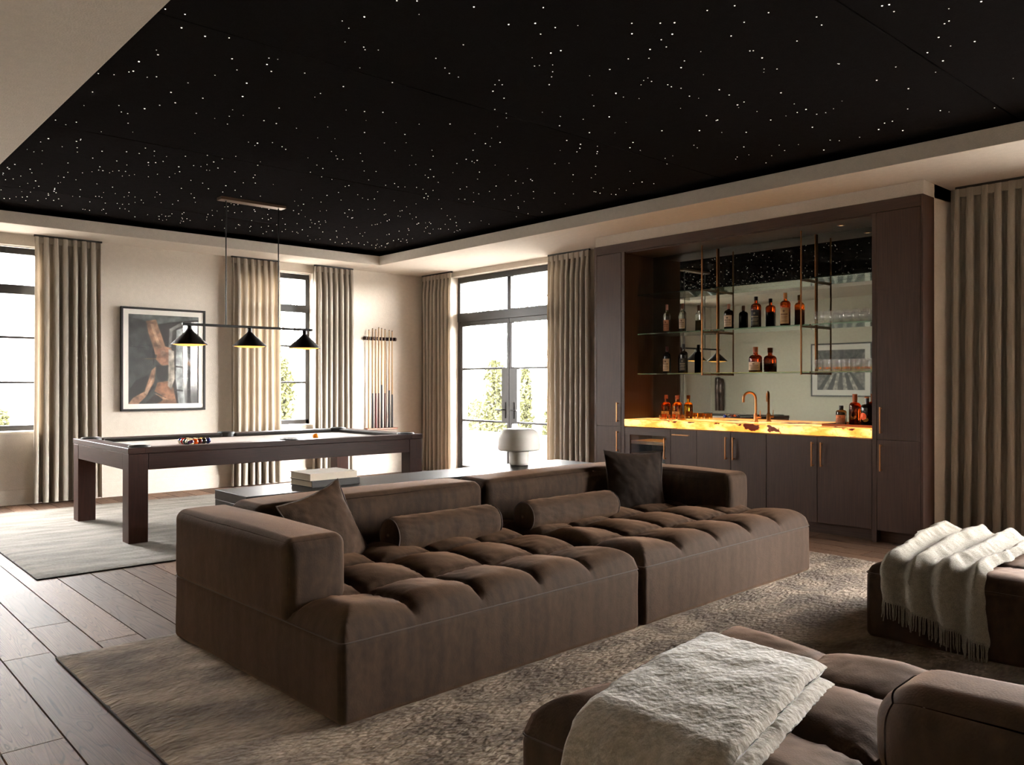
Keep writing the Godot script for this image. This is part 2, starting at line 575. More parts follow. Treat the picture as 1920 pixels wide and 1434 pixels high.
func thing(called: String, label: String, category: String, at := Vector3.ZERO, turn := 0.0, group := "") -> Node3D:
	var o := Node3D.new()
	o.name = numbered(called, self)
	o.position = at
	o.rotation_degrees.y = turn
	add_child(o, true)
	tag(o, label, category, group)
	return o

func struct(o: Node, label := "") -> Node:
	o.set_meta("kind", "structure")
	if label: o.set_meta("label", label)
	return o

func copy(o: Node, label: String, at: Vector3, turn := 0.0) -> Node3D:
	var c: Node3D = o.duplicate()
	c.name = numbered(str(o.name), self)
	add_child(c, true)
	c.position = at
	c.rotation_degrees.y = turn
	c.set_meta("label", label)
	return c

# ---------------------------------------------------------------- the scene
const N := -10.1      # face of the north wall
const E := 7.3        # face of the east wall
const W := -0.35      # face of the west wall
const S := 3.2        # face of the south wall
const SOFFIT := 2.91
const TOP := 3.10     # star ceiling

func _ready() -> void:
	# camera
	var cam := Camera3D.new()
	cam.name = "camera"
	cam.fov = 49.99
	cam.position = Vector3(0, 1.30, 0)
	cam.rotation_degrees = Vector3(0.093, -42.03, 0)
	cam.near = 0.05
	add_child(cam)
	cam.current = true
	# overcast winter sky
	var env := Environment.new()
	env.background_mode = Environment.BG_SKY
	var sky := Sky.new()
	var pm := ProceduralSkyMaterial.new()
	pm.sky_top_color = Color(0.99, 0.99, 0.985)
	pm.sky_horizon_color = Color(1.0, 0.985, 0.96)
	pm.ground_bottom_color = Color(0.75, 0.74, 0.72)
	pm.ground_horizon_color = Color(0.85, 0.84, 0.82)
	pm.sky_energy_multiplier = 7.5
	pm.ground_energy_multiplier = 3.2
	sky.sky_material = pm
	env.sky = sky
	env.tonemap_mode = Environment.TONE_MAPPER_LINEAR
	env.tonemap_exposure = 1.1
	env.sdfgi_enabled = true
	env.ssao_enabled = true
	env.ssil_enabled = true
	var we := WorldEnvironment.new()
	we.name = "world_environment"
	we.environment = env
	add_child(we)
	rng.seed = 5
	make_materials()
	build_shell()
	build_openings()
	build_outdoors()
	build_curtains()
	build_bar()
	build_rugs()
	build_sofas()
	build_pool_table()
	build_pendant()
	build_console()
	build_pictures()
	build_cues()
	build_bar_ware()
	build_throws()

# ---------------------------------------------------------------- shell
func wall_mesh(along_x: bool, face: float, thick: float, lo: float, hi: float, top: float, holes: Array) -> Mesh:
	# holes: [from, to, sill, head]; a wall of blocks round its openings
	var s := Shape.new()
	var add := func(a: float, b: float, y0: float, y1: float) -> void:
		if b - a < 1e-4 or y1 - y0 < 1e-4:
			return
		if along_x:
			s.box(Vector3(a, y0, minf(face, face + thick)), Vector3(b, y1, maxf(face, face + thick)))
		else:
			s.box(Vector3(minf(face, face + thick), y0, a), Vector3(maxf(face, face + thick), y1, b))
	var at := lo
	for h in holes:
		add.call(at, h[0], -0.3, top)
		add.call(h[0], h[1], -0.3, h[2])
		add.call(h[0], h[1], h[3], top)
		at = h[1]
	add.call(at, hi, -0.3, top)
	return s.mesh()

const WIN1 := [1.10, 2.20, 0.78, 2.79]
const WIN2 := [4.42, 5.46, 0.745, 2.80]
const DOOR1 := [-9.41, -7.12, 0.0, 2.84]
const WIN3 := [-1.80, 0.55, 0.10, 2.84]

func build_shell() -> void:
	struct(put("wall_north", wall_mesh(true, N, -0.30, W - 0.3, E + 0.3, 3.3, [WIN1, WIN2]), "plaster"))
	struct(put("wall_east", wall_mesh(false, E, 0.30, N, S, 3.3, [DOOR1, WIN3]), "plaster"))
	struct(put("wall_west", wall_mesh(false, W, -0.25, N, S, 3.3, []), "plaster_dimmed"))
	struct(put("wall_south", wall_mesh(true, S, 0.25, W - 0.3, E + 0.3, 3.3, []), "plaster"))
	# short return of the east wall beside the bar joinery
	struct(bar("wall_return", Vector3(6.952, 0, -2.95), Vector3(E + 0.02, SOFFIT + 0.01, -2.63), "plaster", null, 0.003))
	struct(bar("wall_return", Vector3(6.745, 2.80, -6.109), Vector3(E + 0.02, SOFFIT + 0.01, -2.63), "plaster", null, 0.003))  # filler added above the canopy to close a dark, shaded gap
	# baseboards with a shadow line on top
	var b := bar("baseboard_north", Vector3(W, 0.0, N), Vector3(E, 0.165, N + 0.012), "plaster", null, 0.003)
	struct(b)
	struct(bar("baseboard_east", Vector3(E - 0.012, 0.0, N), Vector3(E, 0.165, DOOR1[0]), "plaster", null, 0.003))
	struct(bar("baseboard_east", Vector3(E - 0.012, 0.0, DOOR1[1]), Vector3(E, 0.165, -6.15), "plaster", null, 0.003))
	struct(bar("baseboard_west", Vector3(W, 0.0, N), Vector3(W + 0.012, 0.165, S), "plaster", null, 0.003))
	# floor: a subfloor and boards running north to south
	var f := bar("floor", Vector3(W - 0.3, -0.3, N - 0.3), Vector3(E + 0.3, -0.022, S + 0.25), "pale_oak", null, 0.001)
	struct(f, "dark brown wide-plank timber floor running north to south")
	var variants := []
	for k in 4:
		var lens := [2.2, 1.6, 2.2, 2.0]
		var s := Shape.new()
		var hw := 0.1012
		var hl: float = lens[k] / 2.0 - 0.001
		var c := 0.0022
		var u0 := 0.13 * k
		# top face and four chamfers
		s.quad(Vector3(-hw + c, 0, -hl + c), Vector3(hw - c, 0, -hl + c), Vector3(hw - c, 0, hl - c), Vector3(-hw + c, 0, hl - c), Rect2(u0, 0, 0.45, 1.3))
		s.quad(Vector3(-hw, -0.02, -hl), Vector3(-hw + c, 0, -hl + c), Vector3(-hw + c, 0, hl - c), Vector3(-hw, -0.02, hl), Rect2(u0, 0, 0.01, 1.0))
		s.quad(Vector3(hw - c, 0, -hl + c), Vector3(hw, -0.02, -hl), Vector3(hw, -0.02, hl), Vector3(hw - c, 0, hl - c), Rect2(u0, 0, 0.01, 1.0))
		s.quad(Vector3(-hw, -0.02, -hl), Vector3(hw, -0.02, -hl), Vector3(hw - c, 0, -hl + c), Vector3(-hw + c, 0, -hl + c), Rect2(u0, 0, 0.3, 0.01))
		s.quad(Vector3(-hw + c, 0, hl - c), Vector3(hw - c, 0, hl - c), Vector3(hw, -0.02, hl), Vector3(-hw, -0.02, hl), Rect2(u0, 0, 0.3, 0.01))
		variants.append([s.mesh(), lens[k]])
	rng.seed = 31
	for i in 38:
		var x := -0.43 + 0.1025 + 0.205 * (i - 0) + 0.0 
		var z := N - rng.randf_range(0.0, 1.7)
		while z < 0.4:
			var k := rng.randi_range(0, 3)
			var o := put("plank", variants[k][0], "oak_board_%d" % rng.randi_range(0, 3), f, Vector3(x, 0, z + variants[k][1] / 2.0))
			if rng.randf() < 0.5:
				o.rotation.y = PI
			z += variants[k][1]
	# star ceiling: felt panels with joints, and the dropped plaster border round them
	var c := bar("ceiling", Vector3(W - 0.3, TOP + 0.03, N - 0.3), Vector3(E + 0.3, 3.3, S + 0.25), "black_felt", null, 0.001)
	struct(c, "black felt ceiling pricked with fibre-optic star points")
	var zs := [N, -8.65, -6.38, -4.11, -1.84, 0.43, S]
	for k in zs.size() - 1:
		bar("ceiling_panel", Vector3(W, TOP, zs[k] + 0.004), Vector3(E, TOP + 0.03, zs[k + 1] - 0.004), "black_felt", c, 0.004)
	var border := Shape.new()
	for q in [[W, 1.24, N, S], [6.13, E, N, S], [1.24, 6.13, N, -9.49], [1.24, 6.13, 1.6, S]]:
		border.rbox(Vector3(q[0], SOFFIT, q[2]), Vector3(q[1], 3.035, q[3]), 0.004)
	struct(put("ceiling_border", border.mesh(), "plaster"), "dropped cream plaster border round the black ceiling")
	# star points: 300 nearest as parts, the rest as one
	var dot := Shape.new()
	dot.lathe([[0.0, -0.0022], [0.6, -0.0018], [1.0, 0.0]], 7)
	for k in dot.v.size():
		dot.v[k].x *= 0.0038
		dot.v[k].z *= 0.0038
	var dm := dot.mesh()
	rng.seed = 77
	var spots := []
	while spots.size() < 1050:
		var p := Vector3(rng.randf_range(1.0, 6.02), TOP - 0.0005, lerpf(-9.30, 1.0, pow(rng.randf(), 1.25)))
		if absf(p.x - 3.53) < 0.4 and absf(p.z + 7.75) < 0.1:
			continue
		spots.append(p)
	spots.sort_custom(func(a, b): return Vector2(a.x, a.z).distance_squared_to(Vector2(1.5, -1.6)) < Vector2(b.x, b.z).distance_squared_to(Vector2(1.5, -1.6)))
	for k in 300:
		var o := put("star_light", dm, "star_point", c, spots[k])
		o.scale = Vector3.ONE * [0.75, 1.0, 1.0, 1.25][k % 4]
	var mm := MultiMesh.new()
	mm.transform_format = MultiMesh.TRANSFORM_3D
	mm.mesh = dm
	mm.instance_count = spots.size() - 300
	for k in range(300, spots.size()):
		mm.set_instance_transform(k - 300, Transform3D(Basis().scaled(Vector3.ONE * rng.randf_range(0.65, 1.45)), spots[k]))
	var mi := MultiMeshInstance3D.new()
	mi.name = "star_lights"
	mi.multimesh = mm
	mi.material_override = M["star_point"]
	mi.set_meta("kind", "stuff")
	c.add_child(mi, true)

# ---------------------------------------------------------------- windows and doors
func pane(parent: Node, lo: Vector3, hi: Vector3) -> void:
	bar("pane", lo, hi, "window_glass", parent, 0.001)

func casement(called: String, x0: float, x1: float, y0: float, y1: float, z: float, rail: float, cross: Array) -> void:
	# a north window seen from inside: outer frame, transom, thin cross bars, panes
	var o := bar(called, Vector3(x0, y1 - 0.07, z - 0.03), Vector3(x1, y1, z + 0.03), "window_bronze", null, 0.004)
	struct(o)
	for q in [[x0, x0 + 0.055, y0, y1], [x1 - 0.055, x1, y0, y1]]:
		bar("stile", Vector3(q[0], q[2], z - 0.03), Vector3(q[1], q[3] - 0.07, z + 0.03), "window_bronze", o)
	bar("rail", Vector3(x0, y0, z - 0.03), Vector3(x1, y0 + 0.06, z + 0.03), "window_bronze", o)
	bar("rail", Vector3(x0, rail - 0.05, z - 0.035), Vector3(x1, rail + 0.05, z + 0.035), "window_bronze", o)
	var ys := [y0 + 0.06]
	for c in cross:
		bar("glazing_bar", Vector3(x0, c - 0.013, z - 0.02), Vector3(x1, c + 0.013, z + 0.02), "window_bronze", o)
		ys.append(c)
	ys.append(rail)
	ys.sort()
	ys.append(y1 - 0.07)
	for k in ys.size() - 1:
		pane(o, Vector3(x0 + 0.03, ys[k], z - 0.004), Vector3(x1 - 0.03, ys[k + 1], z + 0.004))

func build_openings() -> void:
	casement("window_1", WIN1[0], WIN1[1], WIN1[2] + 0.01, WIN1[3] - 0.01, N - 0.14, 2.325, [1.805, 1.315])
	casement("window_2", WIN2[0], WIN2[1], WIN2[2] + 0.01, WIN2[3] - 0.01, N - 0.14, 2.32, [1.81, 1.32])
	for w in [WIN1, WIN2]:
		struct(bar("windowsill_" + ("1" if w == WIN1 else "2"), Vector3(w[0], w[2] - 0.02, N - 0.13), Vector3(w[1], w[2] + 0.006, N + 0.004), "white_paint", null, 0.003))
	# french doors in the east wall
	var X := E + 0.15
	var z0: float = DOOR1[0]
	var z1: float = DOOR1[1]
	var zm := -8.295
	var d := bar("door_1", Vector3(X - 0.03, 2.76, z0), Vector3(X + 0.03, 2.84, z1), "window_bronze", null, 0.004)
	struct(d, "dark bronze glazed french doors with a transom light above")
	bar("stile", Vector3(X - 0.03, 0, z0), Vector3(X + 0.03, 2.76, z0 + 0.05), "window_bronze", d)
	bar("stile", Vector3(X - 0.03, 0, z1 - 0.05), Vector3(X + 0.03, 2.76, z1), "window_bronze", d)
	bar("rail", Vector3(X - 0.04, 2.195, z0), Vector3(X + 0.04, 2.32, z1), "window_bronze", d)
	bar("mullion", Vector3(X - 0.03, 2.32, zm - 0.035), Vector3(X + 0.03, 2.76, zm + 0.035), "window_bronze", d)
	bar("threshold", Vector3(X - 0.1, -0.02, z0), Vector3(X + 0.1, 0.015, z1), "window_bronze", d)
	pane(d, Vector3(X - 0.004, 2.32, z0 + 0.03), Vector3(X + 0.004, 2.76, zm))
	pane(d, Vector3(X - 0.004, 2.32, zm), Vector3(X + 0.004, 2.76, z1 - 0.03))
	for q in [[z0 + 0.05, zm, 1], [zm, z1 - 0.05, -1]]:
		var a: float = q[0]
		var b: float = q[1]
		var leaf := bar("door_leaf", Vector3(X - 0.025, 2.13, a + 0.002), Vector3(X + 0.025, 2.195, b - 0.002), "window_bronze", d)
		bar("stile", Vector3(X - 0.025, 0.02, a + 0.002), Vector3(X + 0.025, 2.13, a + 0.05), "window_bronze", leaf)
		bar("stile", Vector3(X - 0.025, 0.02, b - 0.05), Vector3(X + 0.025, 2.13, b - 0.002), "window_bronze", leaf)
		bar("rail", Vector3(X - 0.025, 0.02, a), Vector3(X + 0.025, 0.12, b), "window_bronze", leaf)
		for y in [1.513, 0.775]:
			bar("glazing_bar", Vector3(X - 0.018, y - 0.014, a), Vector3(X + 0.018, y + 0.014, b), "window_bronze", leaf)
		# broad lock plate at the meeting stile
		var l0: float = b - 0.155 if q[2] > 0 else a + 0.002
		var l1: float = b - 0.002 if q[2] > 0 else a + 0.155
		bar("lock_panel", Vector3(X - 0.026, 0.775, l0), Vector3(X + 0.026, 1.513, l1), "window_bronze", leaf)
		var ys := [0.12, 0.775, 1.513, 2.13]
		for k in 3:
			pane(leaf, Vector3(X - 0.004, ys[k], a + 0.03), Vector3(X + 0.004, ys[k + 1], b - 0.03))
		var hz: float = b - 0.085 if q[2] > 0 else a + 0.085
		var hs := Shape.new()
		hs.rbox(Vector3(X - 0.036, 0.83, hz - 0.022), Vector3(X - 0.026, 1.05, hz + 0.022), 0.004)
		hs.tube([Vector3(X - 0.03, 0.945, hz), Vector3(X - 0.085, 0.945, hz), Vector3(X - 0.09, 0.945, hz - 0.02 * q[2]), Vector3(X - 0.09, 0.945, hz - 0.13 * q[2])], 0.009)
		put("handle", hs.mesh(), "black_metal", leaf)
	# large window south of the bar (its light falls in from the right)
	X = E + 0.15
	z0 = WIN3[0]
	z1 = WIN3[1]
	var w3 := bar("window_3", Vector3(X - 0.03, 2.76, z0), Vector3(X + 0.03, 2.84, z1), "window_bronze", null, 0.004)
	struct(w3)
	bar("rail", Vector3(X - 0.03, 0.10, z0), Vector3(X + 0.03, 0.18, z1), "window_bronze", w3)
	bar("rail", Vector3(X - 0.035, 2.22, z0), Vector3(X + 0.035, 2.31, z1), "window_bronze", w3)
	var zz := [z0, (z0 * 2 + z1) / 3.0, (z0 + z1 * 2) / 3.0, z1]
	for k in 4:
		bar("stile", Vector3(X - 0.03, 0.18, zz[k] - 0.03), Vector3(X + 0.03, 2.76, zz[k] + 0.03), "window_bronze", w3)
	for k in 3:
		pane(w3, Vector3(X - 0.004, 0.18, zz[k] + 0.02), Vector3(X + 0.004, 2.22, zz[k + 1] - 0.02))
		pane(w3, Vector3(X - 0.004, 2.31, zz[k] + 0.02), Vector3(X + 0.004, 2.76, zz[k + 1] - 0.02))

# ---------------------------------------------------------------- outdoors
func leaf_cloud(parent: Node, at: Vector3, size: Vector3, count: int, leaf: float, seed_: int) -> void:
	var s := Shape.new()
	s.quad(Vector3(-0.5, 0, -0.25), Vector3(0, 0.12, -0.6), Vector3(0.5, 0, -0.25), Vector3(0, -0.1, 0.6))
	var mm := MultiMesh.new()
	mm.transform_format = MultiMesh.TRANSFORM_3D
	mm.mesh = s.mesh()
	mm.instance_count = count
	rng.seed = seed_
	for k in count:
		var a := rng.randf() * TAU
		var y := rng.randf()
		var w := (0.35 + 0.65 * sin(PI * (0.12 + y * 0.82))) * sqrt(rng.randf()) * (0.85 + 0.3 * sin(a * 3.0 + y * 9.0))
		var b := Basis.from_euler(Vector3(rng.randf() * TAU, rng.randf() * TAU, 0)).scaled(Vector3.ONE * leaf * rng.randf_range(0.7, 1.4))
		mm.set_instance_transform(k, Transform3D(b, at + Vector3(cos(a) * w * size.x, y * size.y, sin(a) * w * size.z)))
	var o := MultiMeshInstance3D.new()
	o.name = "foliage"
	o.multimesh = mm
	o.material_override = M["leaf_lime"]
	o.set_meta("kind", "stuff")
	parent.add_child(o, true)

func shrub(label: String, at: Vector3, r: float, h: float, seed_: int) -> void:
	var o := thing("columnar_shrub", label, "shrub", at, 0.0, "yellow-green shrubs in the garden")
	var s := Shape.new()
	s.tube([Vector3.ZERO, Vector3(0.02, h * 0.4, 0.01), Vector3(0, h * 0.8, 0)], 0.03, 0.01, 6)
	put("stem", s.mesh(), "bark_pale", o)
	leaf_cloud(o, Vector3(0, 0.08, 0), Vector3(r, h, r), int(1500 * h), 0.075, seed_)

func branch(s: Shape, p: Vector3, d: Vector3, len_: float, r: float, depth: int) -> void:
	var q := p + d * len_ * 0.5 + Vector3(rng.randf_range(-1, 1), 0, rng.randf_range(-1, 1)) * len_ * 0.05
	var e := p + d * len_
	s.tube([p, q, e], r, r * 0.62, 5, false)
	if depth == 0:
		return
	for k in rng.randi_range(2, 3):
		var nd := (d + Vector3(rng.randf_range(-1, 1), rng.randf_range(-0.1, 0.6), rng.randf_range(-1, 1)) * 0.75).normalized()
		branch(s, e if k < 2 else q, nd, len_ * rng.randf_range(0.62, 0.8), r * 0.58, depth - 1)

func bare_tree(label: String, at: Vector3, h: float, seed_: int) -> void:
	var o := thing("bare_tree", label, "tree", at, 0.0, "leafless trees in the garden")
	rng.seed = seed_
	var s := Shape.new()
	s.tube([Vector3.ZERO, Vector3(0.03, h * 0.15, 0.02), Vector3(0, h * 0.3, 0)], h * 0.021, h * 0.014, 8)
	put("trunk", s.mesh(), "bark_pale", o)
	s = Shape.new()
	for k in 4:
		branch(s, Vector3(0, h * (0.22 + 0.025 * k), 0), Vector3(cos(k * 1.7), 1.7, sin(k * 1.7)).normalized(), h * 0.22, h * 0.0095, 4)
	put("branches", s.mesh(), "bark_pale", o)

func build_outdoors() -> void:
	struct(bar("added_eave", Vector3(E + 0.3, 3.30, N - 0.3), Vector3(E + 2.4, 3.42, S + 0.25), "render_white", null, 0.01))  # unseen overhang, added to cut sky light through the east glazing
	struct(bar("ground", Vector3(-25, -0.6, -45), Vector3(45, -0.18, 20), "terrace_stone", null, 0.01))
	# low rendered garden wall in front of the planting
	var g := thing("garden_wall", "low pale rendered garden wall outside the french doors", "wall", Vector3(10.4, -0.18, -11.5))
	bar("wall_body", Vector3(0, 0, -5.0), Vector3(0.3, 0.44, 6.0), "render_grey", g, 0.01)
	bar("coping", Vector3(-0.04, 0.44, -5.03), Vector3(0.34, 0.52, 6.03), "render_grey", g, 0.01)
	shrub("columnar yellow-green shrub seen through the left french door leaf", Vector3(12.6, -0.18, -14.55), 0.36, 1.95, 3)
	shrub("slim yellow-green shrub behind the right french door leaf beside its lock", Vector3(12.6, -0.18, -13.5), 0.18, 1.75, 4)
	shrub("small low yellow-green shrub behind the right french door leaf near the curtain", Vector3(12.6, -0.18, -12.75), 0.16, 1.1, 5)
	shrub("broad pale green shrub low in the left french door leaf by its hinge side", Vector3(13.5, -0.18, -16.3), 0.55, 1.0, 6)
	shrub("yellow-green shrub outside the narrow window between two curtains", Vector3(7.15, -0.18, -14.5), 0.28, 1.9, 7)
	shrub("tiny shrub tip outside the window at the left edge", Vector3(2.55, -0.18, -14.5), 0.2, 1.0, 8)
	bare_tree("pale bare tree filling the left half of the french doors", Vector3(17.5, -0.18, -20.5), 7.0, 21)
	bare_tree("pale bare tree behind the right half of the french doors", Vector3(17.0, -0.18, -17.6), 7.5, 22)
	bare_tree("pale bare tree outside the narrow window between two curtains", Vector3(9.0, -0.18, -18.0), 6.0, 23)
	# neighbouring house: pale wall and a ribbed eave, a corner of it shows in the left window
	var h := thing("neighbour_house", "pale neighbouring house with ribbed zinc eave seen through the left window", "building", Vector3(-1.0, -0.18, -21.0))
	bar("wall", Vector3(-4, 0, -4), Vector3(6.6, 3.35, 0), "render_white", h, 0.01)
	var rf := bar("roof", Vector3(-4.3, 3.35, -4.3), Vector3(6.9, 3.5, 0.4), "roof_zinc", h, 0.01)
	for k in 5:
		bar("roof_slat", Vector3(-4.3, 3.5 + 0.13 * k, -4.0 + 0.1), Vector3(6.9, 3.5 + 0.13 * k + 0.10, 0.35 - 0.25 * k), "roof_zinc", rf, 0.01)

# ---------------------------------------------------------------- curtains
func curtain(label: String, at: Vector3, turn: float, width: float, height: float, folds: int, seed_: int) -> void:
	# local x runs along the window, z into the room
	var o := thing("curtain", label, "curtain", at, turn, "pleated linen curtains")
	var nz := noise(seed_, 1.0, 2)
	var ph := seed_ * 0.7
	var prof := func(u: float, w: float) -> Vector3:
		var y := height * (1.0 - w)
		var top := 1.0 - smoothstep(0.0, 0.10, w)          # pinch pleats gathered at the heading
		var k := u * folds
		var vary := 1.0 + 0.5 * nz.get_noise_2d(k * 0.9, w * 0.35)
		var a := lerpf(0.048, 0.022, top) * vary
		var s := sin(k * TAU + ph)
		var off := a * (signf(s) * pow(absf(s), lerpf(0.75, 0.4, top)))
		var lateral := -0.30 * (width / folds) * (1.0 - 0.5 * top) * sin(2.0 * (k * TAU + ph)) * 0.5
		var flare := 1.0 + 0.05 * w * w
		var x := (u - 0.5) * width * flare + lateral + 0.010 * nz.get_noise_2d(u * 4.0, w * 0.6 + 9.0)
		return Vector3(x, y, off + 0.012 * w * nz.get_noise_2d(u * 6.0 + 30.0, w))
	var s := Shape.new()
	s.grid(folds * 16, 22, prof)
	put("panel", s.mesh(), "linen", o)
	# ceiling track above the heading
	bar("track", Vector3(-width / 2.0 - 0.01, height, -0.014), Vector3(width / 2.0 + 0.01, SOFFIT - 0.0155, 0.014), "window_bronze", o, 0.002)
	# stitched heading tape behind the pleats
	var hd := Shape.new()
	hd.rbox(Vector3(-width / 2.0, height - 0.07, -0.012), Vector3(width / 2.0, height, -0.006), 0.002)
	put("heading_tape", hd.mesh(), "linen", o)

func build_curtains() -> void:
	var h := 2.875
	var z := N + 0.085
	curtain("linen curtain left of the framed figure picture, right side of window", Vector3(2.43, 0.015, z), 0, 0.66, h, 7, 1)
	curtain("linen curtain at the far left, only seen in the bar mirror", Vector3(0.92, 0.015, z), 0, 0.36, h, 4, 2)
	curtain("linen curtain between the framed figure picture and narrow window", Vector3(4.60, 0.015, z), 0, 0.62, h, 7, 3)
	curtain("linen curtain between the narrow window and the cue rack", Vector3(5.73, 0.015, z), 0, 0.58, h, 7, 4)
	var x := E - 0.09
	curtain("linen curtain left of the french doors near the room corner", Vector3(x, 0.015, -9.64), 90, 0.70, h, 8, 5)
	curtain("linen curtain between the french doors and the bar cabinet", Vector3(x, 0.015, -6.97), 90, 0.68, h, 8, 6)
	curtain("linen curtain at the right edge behind the fringed throw", Vector3(x, 0.015, -2.05), 90, 1.0, h, 10, 7)

# ---------------------------------------------------------------- bar
const BX := 6.729     # front face of the bar joinery

func pull(parent: Node, y0: float, y1: float, z: float, level := 0.0) -> void:
	var s := Shape.new()
	if level > 0.0:
		s.rbox(Vector3(BX - 0.036, y0, z - level / 2.0), Vector3(BX - 0.026, y0 + 0.010, z + level / 2.0), 0.002)
		for k in [-1, 1]:
			s.rbox(Vector3(BX - 0.03, y0, z + k * (level / 2.0 - 0.012) - 0.005), Vector3(BX, y0 + 0.010, z + k * (level / 2.0 - 0.012) + 0.005), 0.001)
	else:
		s.rbox(Vector3(BX - 0.036, y0, z - 0.0055), Vector3(BX - 0.025, y1, z + 0.0055), 0.002)
		for y in [y0 + 0.012, y1 - 0.012]:
			s.rbox(Vector3(BX - 0.03, y - 0.005, z - 0.005), Vector3(BX, y + 0.005, z + 0.005), 0.001)
	put("handle", s.mesh(), "brass", parent)

func door_front(o: Node, z0: float, z1: float, y0: float, y1: float) -> MeshInstance3D:
	return bar("door", Vector3(BX, y0, z0 + 0.002), Vector3(BX + 0.02, y1, z1 - 0.002), "smoked_oak", o, 0.0015)

func build_bar() -> void:
	var B := E - 0.01
	# tall cupboard on the left; its inner side lines the niche
	var o := thing("tall_cabinet", "tall dark oak cupboard at the left end of the bar", "cabinet", Vector3.ZERO, 0, "tall bar cupboards")
	bar("side_panel", Vector3(BX, 0, -6.109), Vector3(B, 2.80, -6.075), "smoked_oak", o, 0.002)
	bar("side_panel", Vector3(BX, 0, -5.722), Vector3(B, 2.705, -5.678), "smoked_oak", o, 0.002)
	bar("carcass", Vector3(BX + 0.022, 0.10, -6.075), Vector3(B, 2.70, -5.722), "smoked_oak", o, 0.002)
	bar("plinth", Vector3(BX + 0.07, 0, -6.075), Vector3(B, 0.10, -5.722), "smoked_oak_level", o, 0.002)
	pull(door_front(o, -6.075, -5.724, 0.846, 2.703), 0.893, 1.103, -5.762)
	pull(door_front(o, -6.075, -5.724, 0.10, 0.842), 0.58, 0.796, -5.762)
	# tall cupboard on the right
	o = thing("tall_cabinet", "tall dark oak cupboard at the right end of the bar", "cabinet", Vector3.ZERO, 0, "tall bar cupboards")
	bar("side_panel", Vector3(BX, 0, -3.035), Vector3(B, 2.705, -2.997), "smoked_oak", o, 0.002)
	bar("side_panel", Vector3(BX, 0, -2.648), Vector3(6.952, 2.80, -2.63), "smoked_oak", o, 0.002)
	bar("carcass", Vector3(BX + 0.022, 0.10, -2.997), Vector3(6.95, 2.70, -2.648), "smoked_oak", o, 0.002)
	bar("plinth", Vector3(BX + 0.07, 0, -2.997), Vector3(6.95, 0.10, -2.648), "smoked_oak_level", o, 0.002)
	pull(door_front(o, -2.996, -2.648, 0.846, 2.703), 0.894, 1.111, -2.957)
	pull(door_front(o, -2.996, -2.648, 0.10, 0.842), 0.586, 0.807, -2.957)
	# beam over the niche
	var bm := thing("bar_canopy", "dark oak beam and lining over the bar niche", "beam", Vector3.ZERO)
	bar("beam", Vector3(BX, 2.706, -6.075), Vector3(B, 2.80, -2.648), "smoked_oak_level", bm, 0.002)
	bar("lining", Vector3(BX + 0.02, 2.69, -5.678), Vector3(7.215, 2.705, -3.035), "smoked_oak_level", bm, 0.001)
	# small recessed downlight with its lamp
	for zc in [-3.41]:
		var dl := thing("downlight", "small round recessed light in the bar canopy", "light", Vector3(6.96, 2.69, zc))
		var s := Shape.new()
		s.lathe([[0.020, -0.001], [0.020, -0.004], [0.030, -0.004], [0.034, 0.0]], 20)
		put("trim_ring", s.mesh(), "aged_brass", dl)
		s = Shape.new()
		s.lathe([[0.0, -0.0015], [0.020, -0.0015]], 20)
		put("light_lens", s.mesh(), "downlight_lens", dl)
		var sp := SpotLight3D.new()
		sp.name = "lamp_light"
		sp.position = Vector3(0, -0.02, 0)
		sp.rotation_degrees.x = -90
		sp.spot_angle = 42
		sp.light_color = Color(1.0, 0.84, 0.62)
		sp.light_energy = 0.12
		sp.light_size = 0.02
		sp.shadow_enabled = true
		sp.spot_range = 8
		sp.spot_attenuation = 2
		dl.add_child(sp)
	# mirror on the back of the niche
	var mi := thing("bar_mirror", "large mirror lining the back of the bar niche", "mirror", Vector3.ZERO)
	bar("backing", Vector3(7.223, 0.925, -5.678), Vector3(B, 2.69, -3.035), "smoked_oak", mi, 0.001)
	bar("mirror_glass", Vector3(7.217, 0.925, -5.678), Vector3(7.223, 2.69, -3.035), "mirror", mi, 0.0005)
	# base cabinets
	o = thing("wine_fridge", "built-in wine fridge with glass door under the bar top", "fridge", Vector3.ZERO)
	bar("carcass", Vector3(BX + 0.42, 0.10, -5.674), Vector3(B, 0.845, -5.08), "fridge_liner", o, 0.002)
	for q in [[-5.674, -5.645, 0.10, 0.845], [-5.105, -5.08, 0.10, 0.845]]:
		bar("side_panel", Vector3(BX + 0.022, q[2], q[0]), Vector3(BX + 0.42, q[3], q[1]), "fridge_liner", o, 0.001)
	bar("plinth", Vector3(BX + 0.07, 0, -5.674), Vector3(BX + 0.42, 0.10, -5.08), "smoked_oak_level", o, 0.002)
	var dr := bar("door", Vector3(BX, 0.765, -5.674), Vector3(BX + 0.02, 0.842, -5.080), "smoked_oak_level", o, 0.0015)
	bar("stile", Vector3(BX, 0.10, -5.674), Vector3(BX + 0.02, 0.765, -5.605), "smoked_oak", dr, 0.0015)
	bar("stile", Vector3(BX, 0.10, -5.145), Vector3(BX + 0.02, 0.765, -5.080), "smoked_oak", dr, 0.0015)
	bar("rail", Vector3(BX, 0.10, -5.605), Vector3(BX + 0.02, 0.19, -5.145), "smoked_oak_level", dr, 0.0015)
	bar("pane", Vector3(BX + 0.008, 0.19, -5.605), Vector3(BX + 0.014, 0.765, -5.145), "fridge_glass", dr, 0.0005)
	pull(dr, 0.535, 0.752, -5.135)
	for y in [0.665, 0.535, 0.405, 0.275]:
		bar("shelf", Vector3(BX + 0.05, y, -5.645), Vector3(BX + 0.42, y + 0.035, -5.105), "pale_oak", o, 0.002)
